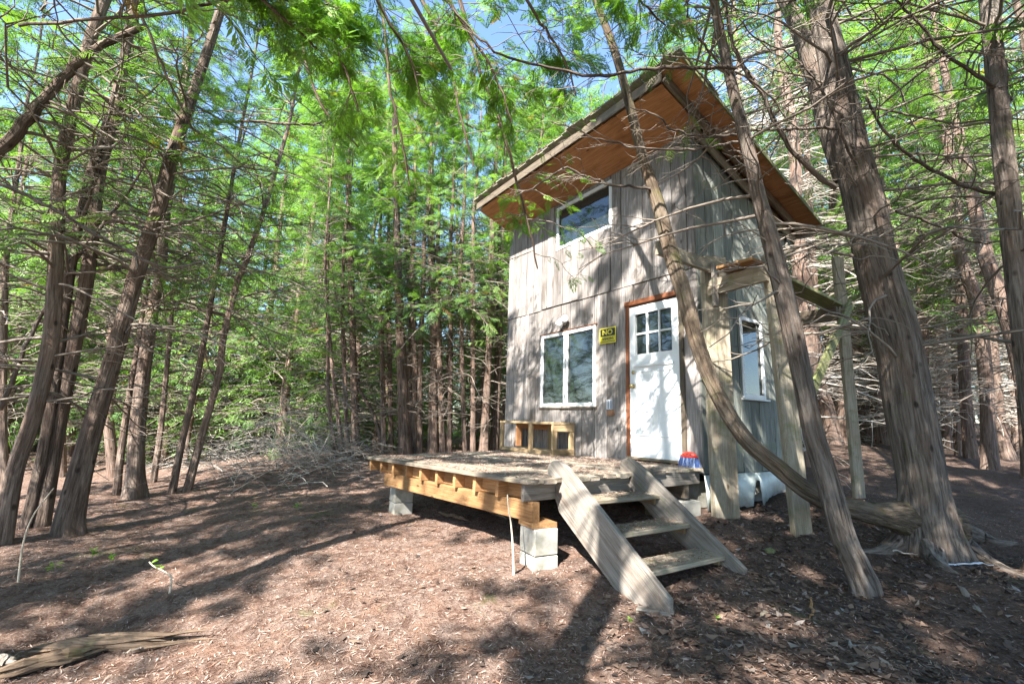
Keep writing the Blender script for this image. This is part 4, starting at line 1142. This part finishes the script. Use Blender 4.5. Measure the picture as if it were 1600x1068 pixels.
# bare limbs crossing on the left
ll = [o for o in bpy.data.objects if o.get('label', '').startswith('thickest')][0]
bough(ll, [(-20, 280), (82, 325), (156, 370), (231, 408), (268, 418), (321, 408)], (3.6, 4.2), 6, 4, mat='bark_grey', seed=60, twigs=12)
bough(ll, [(30, 40), (150, 30), (240, 24), (330, 5), (400, -10)], (4.0, 3.6), 6, 5, seed=61, twigs=12)
bough(ll, [(-30, 250), (0, 235), (40, 190), (90, 130), (130, 90), (170, 65), (230, 40)], (4.3, 4.6), 22, 10, mat='bark_red', seed=62, twigs=8)
bough(ll, [(330, 190), (400, 190), (470, 195), (540, 185)], (5.2, 5.6), 5, 3, seed=63, twigs=14)
bough(ll, [(0, 640), (60, 500), (130, 390), (200, 300), (240, 230)], (5.6, 5.4), 7, 3, seed=64, twigs=12)
bough(ll, [(240, 360), (300, 345), (370, 320), (420, 300)], (5.0, 5.4), 4, 2, seed=65, twigs=14)

# ------------------------------------------------------------------ the wood behind: individual trees from a few kinds
def variant(seed, H, r0, bark, leaf, tmpl, twigmat='dead_twig', **kw):
    rnd = np.random.default_rng(seed)
    root = empty('cedar_tree', (0, 0, 0))
    k = 14
    z = np.linspace(-.25, H, k)
    path = np.stack([np.cumsum(rnd.normal(0, .05, k)), np.cumsum(rnd.normal(0, .05, k)), z], -1); path[:, :2] -= path[1, :2]
    lx, ly = rnd.normal(0, .03, 2); path[:, 0] += lx*z; path[:, 1] += ly*z
    rad = r0*(1-.93*np.clip(z/H, 0, 1)**.9)
    C = catmull(np.concatenate([path, rad[:, None]], 1), 40)
    add_tree_parts(root, C[:, :3], np.maximum(C[:, 3], .006), 12, rnd, bark, leaf, .05, .35, dict(z1=H-.1, tmpl=tmpl, **kw), twigmat)
    return root
def children(o): return [c for c in bpy.data.objects if c.parent == o]
LEAFY = [variant(200+i, 9.5+i*.6, .09+.01*i, 'bark_far', 'cedar_leaf_far', T_FAR, z0=.6, n_dead=26, n_live=110, zl0=[1.0, 2.0, .6, 2.6][i], reach=2.1, fsize=.40, per=6, twigs=4) for i in range(4)]
BARE = [variant(220+i, 10+i*.5, .15+.015*i, 'bark_far', 'cedar_leaf_far', T_FAR, 'pale_twig', z0=.6, n_dead=150, n_live=36, zl0=[5.0, 4.2, 5.6][i], reach=1.8, fsize=.40, per=6, twigs=9) for i in range(3)]
HIGH = [variant(240+i, 11+i*.5, .16, 'bark_far', 'cedar_leaf', T_SOLID, z0=1.6, n_dead=20, n_live=42, zl0=[4.2, 5.0][i], reach=2.4, fsize=.36, per=8, twigs=2) for i in range(2)]  # clumped solid fronds, shaped to throw distinct dapples
YOUNG = [variant(260+i, 3.6+i*.7, .04, 'bark_far', 'cedar_leaf_far', T_MID, z0=.1, n_dead=12, n_live=70, zl0=.25, reach=1.1, fsize=.30, per=5, twigs=3) for i in range(2)]
KIDS = {o.name: children(o) for o in LEAFY+BARE+HIGH+YOUNG}
used = set()
def plant(proto, x, y, label, group, rot, sc):
    if proto.name in used:
        r = proto.copy(); COL.objects.link(r)
        for ch in KIDS[proto.name]:
            c = ch.copy(); COL.objects.link(c); c.parent = r
    else:
        used.add(proto.name); r = proto
    r.location = (x, y, float(ground(x, y))); r.rotation_euler = (0, 0, rot); r.scale = (sc, sc, sc)
    tag(r, label, 'tree', group)
    return r
spots = []
heroes = [np.array(o.location)[:2] for o in bpy.data.objects if o.type == 'EMPTY' and o.get('category') == 'tree' and o not in LEAFY+BARE+HIGH+YOUNG]
rnd = random.Random(77)
def free(x, y, d):
    if -1.2 < x < 6.6 and -4.2 < y < 3.6: return False
    return all((x-a)**2+(y-b)**2 > d*d for a, b in spots) and all((x-a)**2+(y-b)**2 > (d*.6)**2 for a, b in heroes)
nl = nb_ = ny_ = 0
for tries in range(6000):
    px = rnd.uniform(-150, 1750); D = rnd.uniform(9.5, 34)
    if 780 < px < 1230: D = rnd.uniform(13, 34)
    p = atD(px, 600, D)
    x, y = float(p[0]), float(p[1])
    if not free(x, y, 1.35+.02*D): continue
    if px < 800:
        if nl >= 95: continue
        if D < 13.5 or (520 < px < 800 and 17 < D < 27) or (180 < px <= 520 and D > 24): continue
        nl += 1; pr = rnd.choice(LEAFY)
        plant(pr, x, y, 'green cedar in the sunlit wood beyond the deck', 'cedars of the wood beyond the deck', rnd.uniform(0, 6.28), rnd.uniform(.9, 1.5))
    else:
        if nb_ >= 95: continue
        nb_ += 1; pr = rnd.choice(BARE+BARE+LEAFY[3:] if px > 1150 else LEAFY+BARE)
        plant(pr, x, y, 'twiggy bare-stemmed cedar in the wood behind the cabin', 'cedars of the wood behind the cabin', rnd.uniform(0, 6.28), rnd.uniform(.95, 1.6))
    spots.append((x, y))
for tries in range(1500):
    px = rnd.uniform(230, 800); D = rnd.uniform(13, 26) if px < 520 else rnd.uniform(17.5, 27)
    p = atD(px, 600, D); x, y = float(p[0]), float(p[1])
    if not free(x, y, .9): continue
    if ny_ >= 48: break
    ny_ += 1; spots.append((x, y))
    plant(rnd.choice(YOUNG), x, y, 'young bushy cedar growing among the trunks beyond the deck', 'young cedars of the understorey', rnd.uniform(0, 6.28), rnd.uniform(.7, 1.2))
# cedars added out of view, behind and beside the photographer, to shade the clearing
for i, (x, y, sc) in enumerate([(7.2, -6.3, 1.12), (9.4, -7.2, 1.0), (8.7, -3.3, .95), (9.9, -5.2, 1), (3.6, -7.3, 1.0), (6.3, -12.2, 1.05), (10.4, -2.6, 1), (9.2, -.6, 1), (11.6, -6.6, 1.05), (10.8, -8.0, 1.0),
                                (12.0, -4.0, 1), (10.4, 1.6, 1), (12.5, .6, 1), (-1.4, -10.4, 1), (11.2, -9.6, 1), (13.4, -2, 1), (8.2, 2.6, .95)]):
    plant(HIGH[i % 2], x, y, 'tall cedar added behind the photographer to shade the clearing', 'cedars around the clearing out of view', rnd.uniform(0, 6.28), sc)

for i, (x, y, sc) in enumerate([(4.3, -8.5, .9), (2.7, -9.3, .85), (1.0, -9.0, .9), (5.2, -11.6, .9)]):  # twiggy trees added for streaks of shade on the left ground
    plant(BARE[i % 3], x, y, 'tall cedar added behind the photographer to shade the clearing', 'cedars around the clearing out of view', rnd.uniform(0, 6.28), sc)

# ------------------------------------------------------------------ brush, litter, small things
def scatter_twigs(name, label, cat, c, n, spread, h, ln, mat, seed, r0=.007, group=None):
    rnd = np.random.default_rng(seed)
    o = np.stack([c[0]+rnd.normal(0, spread[0], n), c[1]+rnd.normal(0, spread[1], n), np.zeros(n)], -1)
    o[:, 2] = ground(o[:, 0], o[:, 1])+np.abs(rnd.normal(0, h, n))*np.exp(-((o[:, 0]-c[0])**2/spread[0]**2+(o[:, 1]-c[1])**2/spread[1]**2)/3)
    P = branch_paths(o, rnd.uniform(0, 6.283, n), rnd.uniform(-.3, .7, n), rnd.uniform(ln*.4, ln, n), rnd.uniform(-.1, .6, n), 6, rnd, .06)
    rr = rnd.uniform(.5, 1.3, n)*r0
    S, bi = sub_twigs(P, 5, rnd, .3, .6, .3, 5, .2)
    V, Q, B = join([tubes(P, taper(P, rr, .4), 4), tubes(S, taper(S, rr[bi]*.5, .5), 3)])
    root = empty(name, (c[0], c[1], float(ground(c[0], c[1]))), label, cat, group)
    V = V-np.array(root.location)
    me = npmesh(name, V, Q, False, {'bark': ('FLOAT_VECTOR', B)}); me.materials.append(MATS[mat])
    t = bpy.data.objects.new('twig_tangle', me); COL.objects.link(t); t.parent = root; t['kind'] = 'stuff'
    return root
for i, (px, D) in enumerate([(440, 9.7), (455, 10.8), (525, 10.2)]):
    p = atD(px, 700, D)
    if i == 0: scatter_twigs('brush_pile', 'pale tangled heap of dead branches at the crest of the slope', 'brush pile', (float(p[0]), float(p[1])), 230, (.9, .9), .75, 1.6, 'pale_twig', 300)
    elif i == 2: scatter_twigs('brush_pile', 'low brownish spill of dead branches beside the slim trunks', 'brush pile', (float(p[0]), float(p[1])), 70, (.8, .6), .35, 1.4, 'dead_twig', 302)

# needles and leaves lying on the ground: uncountable
def litter(name, label, n, sampler, L, Wd, mat, seed, curl=0.0, zfun=None):
    rnd = np.random.default_rng(seed)
    xy = sampler(rnd, n); n = len(xy)
    z = (gz(xy[:, 0], xy[:, 1]) if zfun is None else zfun(xy))+rnd.uniform(.001, .012, n)
    a = rnd.uniform(0, 6.283, n); tl = rnd.normal(0, .22, n)
    d = np.stack([np.cos(a)*np.cos(tl), np.sin(a)*np.cos(tl), np.sin(tl)], -1)
    s_ = np.stack([-np.sin(a), np.cos(a), rnd.normal(0, .25, n)], -1)
    ln = rnd.uniform(L[0], L[1], n)[:, None]; wd = rnd.uniform(Wd[0], Wd[1], n)[:, None]
    c = np.concatenate([xy, z[:, None]], 1)
    up = np.array([0, 0, 1.])*curl*ln*rnd.uniform(.2, 1.2, (n, 1))
    V = np.stack([c-d*ln/2+up, c+s_*wd/2, c+d*ln/2+up*rnd.uniform(0, 1.3, (n, 1)), c-s_*wd/2+up*.4], 1).reshape(-1, 3)
    Q = np.arange(4*n).reshape(n, 4)
    v = np.repeat(rnd.uniform(0, 1, n), 4)
    o = link(name, npmesh(name, V, Q, False, {'v': ('FLOAT', v)}), None, MATS[mat])
    return tag(o, label, 'litter', kind='stuff')
CX, CY = CAM[0], CAM[1]
def fan(rnd, n, d0=1.3, d1=9, pw=1.6, lo=-58, hi=58):
    d = d0+(d1-d0)*rnd.uniform(0, 1, n)**pw; a = np.radians(rnd.uniform(lo, hi, n))
    x = CX+d*(WH[0]*np.cos(a)+WH[1]*np.sin(a)); y = CY+d*(WH[1]*np.cos(a)-WH[0]*np.sin(a))
    k = ~((x > 0) & (x < W) & (y > 0) & (y < DEP))
    return np.stack([x, y], -1)[k]
litter('needle_litter', 'fallen cedar needles and twiglets carpeting the ground', 105000, lambda r, n: fan(r, n), (.012, .05), (.002, .006), 'needle_litter', 1, .05)
def fan_right(r, n):
    p = fan(r, n, 1.3, 7, 1.4, -20, 60)
    s_ = p[:, 0]+.55*p[:, 1]
    return p[r.uniform(0, 1, len(p)) < np.clip((s_-3.4)/1.6, .04, 1)]
litter('leaf_litter', 'dark curled dead leaves lying right of the steps', 16000, fan_right, (.03, .08), (.015, .045), 'dead_leaf', 2, .25)
# litter on the deck boards and treads
def on_deck(r, n):
    u, v = r.uniform(.01, .99, n), r.uniform(.02, .98, n)
    k = r.uniform(0, 1, n) < .5+.5*np.sin(9*u+3*np.sin(7*v))*np.sin(8*v+1)
    u, v = u[k], v[k]
    l = Dd[None]+(Cc-Dd)[None]*v[:, None]; r_ = B[None]+(A-B)[None]*v[:, None]
    return (l+(r_-l)*u[:, None])[:, :2]
def deck_z(xy):
    M_ = np.array([[*q[:2], 1] for q in (A, B, Cc, Dd)]); co = np.linalg.lstsq(M_, np.array([q[2] for q in (A, B, Cc, Dd)]), rcond=None)[0]
    return xy @ co[:2]+co[2]+.001
litter('deck_litter', 'fallen needles drifted over the deck boards', 42000, on_deck, (.012, .05), (.002, .008), 'needle_litter', 3, .08, deck_z)
def on_treads(r, n):
    k = r.integers(0, 3, n); xa = np.array([4.37, 4.67, 4.98])[k]
    return np.stack([xa+r.uniform(0, .25, n), r.uniform(-2.26, -1.36, n)], -1)
def tread_z(xy): return np.select([xy[:, 0] < 4.64, xy[:, 0] < 4.95], [-.217, -.412], -.597)
litter('tread_litter', 'fallen needles drifted on the step treads', 1800, on_treads, (.012, .045), (.002, .008), 'needle_litter', 5, .08, tread_z)

def on_roof(r, n): return np.stack([r.uniform(RX0, RX1, n), RY0-.05+1.2*r.uniform(0, 1, n)**2.2], -1)
litter('roof_litter', 'fallen needles caught along the roof eave', 9000, on_roof, (.02, .09), (.003, .012), 'needle_litter', 7, .5, lambda xy: rz(xy[:, 1])+.19)
# split rotten log and scraps of wood
def shard(name, label, a, b, r_, mat, seed, cat='log', group=None):
    rnd = np.random.default_rng(seed); a = np.array(a, float); b = np.array(b, float)
    k = 16; u = np.linspace(0, 1, k)[:, None]
    C = a+(b-a)*u+np.cumsum(rnd.normal(0, .006, (k, 3)), 0)
    rad = r_*(np.minimum(1, np.minimum(u[:, 0]*5+.25, (1-u[:, 0])*3+.12)))*rnd.uniform(.8, 1.15, k)
    V, Q, B_ = tubes(C[None], rad[None], 9)
    Cr = np.repeat(C, 9, 0); V = Cr+(V-Cr)*np.array([1, 1, .55])*(1+rnd.normal(0, .12, (len(V), 1)))
    n = k*9; me = bpy.data.meshes.new(name)
    me.from_pydata([tuple(p-a) for p in V], [], [tuple(q) for q in Q]+[tuple(range(8, -1, -1)), tuple(range(n-9, n))])
    me.materials.append(MATS[mat]); o = bpy.data.objects.new(name, me); COL.objects.link(o); o.location = a
    return tag(o, label, cat, group)
def g3(px, py, dz=.02): p = hit(px, py); p[2] = float(gz(p[0], p[1]))+dz; return p
def split_log(label, a, b, r_, seed, n):
    """a rotten log burst into long flat splinters"""
    rnd = random.Random(seed); a = Vector(a); b = Vector(b); d = (b-a).normalized(); sd = d.cross(Vector((0, 0, 1))).normalized()
    root = empty('split_log', a-Vector((0, 0, .03)), label, 'log')
    L = (b-a).length
    for i in range(n):
        u0 = rnd.uniform(0, .3)*L; u1 = L*rnd.uniform(.6, 1.0); off = sd*rnd.uniform(-r_, r_)
        p = a+d*u0+off+Vector((0, 0, rnd.uniform(-.01, .05))); q = a+d*u1+off*rnd.uniform(.2, 1.6)+Vector((0, 0, rnd.uniform(-.02, .03)))
        k = 9; u = np.linspace(0, 1, k)[:, None]; nr = np.random.default_rng(seed*10+i)
        C = np.array(p)+(np.array(q)-np.array(p))*u+np.cumsum(nr.normal(0, .004, (k, 3)), 0)
        rad = rnd.uniform(.3, .6)*r_*np.minimum(1, np.minimum(u[:, 0]*4+.3, (1-u[:, 0])*2.5+.05))*nr.uniform(.75, 1.2, k)
        V, Q, B_ = tubes(C[None], rad[None], 7); Cr = np.repeat(C, 7, 0)
        V = Cr+(V-Cr)*(1+nr.normal(0, .3, (len(V), 1)))*np.array([1, 1, .6])
        V = V-np.array(p)
        ex = Vector(q-p).normalized(); ey = Vector((0, 0, 1)).cross(ex).normalized(); ez = ex.cross(ey)
        V = V @ np.array([ex, ey, ez]).T
        me = bpy.data.meshes.new('splinter'); me.from_pydata([tuple(v) for v in V], [], [tuple(q_) for q_ in Q]+[tuple(range(6, -1, -1)), tuple(range(7*k-7, 7*k))])
        me.materials.append(MATS['rotten_wood']); o = bpy.data.objects.new('splinter', me); COL.objects.link(o); o.parent = root
        place(o, p, ex, ey, root)
split_log('longer rotten split log lying on sunlit needles', g3(50, 1028, .02), g3(345, 1000, .02), .055, 1, 9)
split_log('shorter splintered rotten log running under the longer split log', g3(-30, 1075, .02), g3(170, 1018, .03), .06, 2, 7)
shard('plank_scrap', 'grey plank end poking in beside the shorter splintered log', g3(-25, 1040, .05), g3(22, 1058, .05), .05, 'grey_plank', 3, 'scrap')
shard('dead_stick', 'thin grey stick beside the longer split log', g3(190, 1032, .02), g3(262, 1005, .02), .008, 'dead_twig', 4, 'stick')
shard('wood_chip', 'pale upright bark chip on dark leaves below the steps', g3(1190, 968, .01), g3(1212, 938, .01), .016, 'post_wood', 5, 'chip')
shard('wood_chip', 'slim yellowish splinter on dark leaves, parted from the pale chip', g3(1262, 965, .01), g3(1264, 932, .01), .010, 'fresh_wood', 6, 'chip')
shard('board_scrap', 'small green-stained board scrap lying between steps and leaning cedar', g3(1200, 862, .02), g3(1215, 850, .02), .045, 'mossy_plank', 7, 'scrap')
shard('white_rod', 'thin white rod lying at the foot of the massive old cedar', g3(1468, 889, .03), g3(1562, 887, .03), .012, 'pipe_white', 8, 'rod')
shard('bent_root', 'smooth bare root curving out before the massive old cedar', g3(1362, 862, .015), g3(1440, 876, .015), .012, 'pale_twig', 9, 'root')
shard('dead_stick', 'grey curved stick among dark leaves below the white rod', g3(1500, 925, .02), g3(1545, 965, .02), .02, 'dead_twig', 10, 'stick')
shard('dead_stick', 'greenish twig lying flat in the dark leaf litter', g3(1320, 1052, .015), g3(1430, 1060, .015), .010, 'dead_twig', 11, 'stick')
shard('stacked_plank', 'old plank lying in the dark beneath the deck', (1.75, -1.7, float(gz(1.75, -1.7))+.05), (3.1, -2.0, float(gz(3.1, -2))+.07), .06, 'dark_plank', 12, 'plank')
shard('stacked_plank', 'rusty brown plank stub under the deck beyond the old plank', (2.0, -2.25, float(gz(2, -2.25))+.05), (2.9, -2.35, float(gz(2.9, -2.35))+.05), .04, 'rotten_wood', 13, 'plank')
# gnarled root at the right edge
# dead sapling stem before the deck
def stem(name, label, pts, D, w, mat='pale_stem', leaves=0, seed=0):
    P = np.array([atD(x, y, D) for x, y in pts]); P[0, 2] = float(gz(P[0, 0], P[0, 1]))-.02
    C = catmull(P, 18); rr = np.linspace(w, w*.5, 18)*D/(2*FPX)
    root = empty(name, P[0], label, 'sapling')
    V, Q, _ = tubes((C-P[0])[None], rr[None], 6)
    o = bpy.data.objects.new('stem', npmesh('stem', V, Q, True)); COL.objects.link(o); o.parent = root; o.data.materials.append(MATS[mat])
    if leaves: leafset(root, (C-P[0])[-6:], leaves, seed)
    return root
def leafset(root, C, n, seed, size=.05):
    rnd = np.random.default_rng(seed)
    for i in range(n):
        c = C[rnd.integers(0, len(C))]; a = rnd.uniform(0, 6.28); e_ = rnd.uniform(-.1, .7); L = size*rnd.uniform(.7, 1.3)
        d = np.array([math.cos(a)*math.cos(e_), math.sin(a)*math.cos(e_), math.sin(e_)]); s_ = np.array([-math.sin(a), math.cos(a), 0])
        V = [c, c+d*L*.35+s_*L*.22, c+d*L*.7+s_*L*.18, c+d*L-np.array([0, 0, L*.15]), c+d*L*.7-s_*L*.18, c+d*L*.35-s_*L*.22]
        me = mesh('leaf', V, [(0, 1, 2, 3), (0, 3, 4, 5)])
        at = me.attributes.new('v', 'FLOAT', 'POINT'); at.data.foreach_set('value', [float(rnd.uniform(.2, .9))]*6)
        o = bpy.data.objects.new('leaf', me); COL.objects.link(o); o.parent = root; me.materials.append(MATS['herb_leaf'])
def dist_at(px, py): return float((hit(px, py)-CAM)@WH)
stem('bare_sapling', 'thin pale bare stem rising in front of the deck beam', [(803, 892), (801, 850), (798, 815), (794, 790), (793, 772)], dist_at(803, 892), 4)
stem('bent_sapling', 'bent pale twig with small green tips on the sunlit needles', [(265, 925), (268, 903), (258, 893), (240, 884), (233, 877)], dist_at(265, 925), 3, leaves=6, seed=3)
stem('bare_sapling', 'thin pale arching stem beside the thickest leaning cedar', [(28, 912), (36, 850), (52, 805), (84, 762)], dist_at(28, 912), 3)
SG = 'green seedlings dotted on the needles'
for i, (px, py) in enumerate([(396, 797), (464, 800), (143, 873), (172, 879), (82, 893), (985, 968), (1120, 975)]):
    p = g3(px, py, 0)
    r_ = empty('seedling', p, 'tiny bright green seedling on the forest floor', 'seedling', SG)
    Cn = np.stack([np.zeros(5), np.zeros(5), np.linspace(0, .07 if py < 900 else .025, 5)], -1)
    V, Q, _ = tubes(Cn[None], np.full((1, 5), .002), 5)
    o = bpy.data.objects.new('stem', npmesh('stem', V, Q)); COL.objects.link(o); o.parent = r_; o.data.materials.append(MATS['herb_leaf'])
    leafset(r_, Cn[2:], 9, 40+i, .05 if py < 900 else .022)
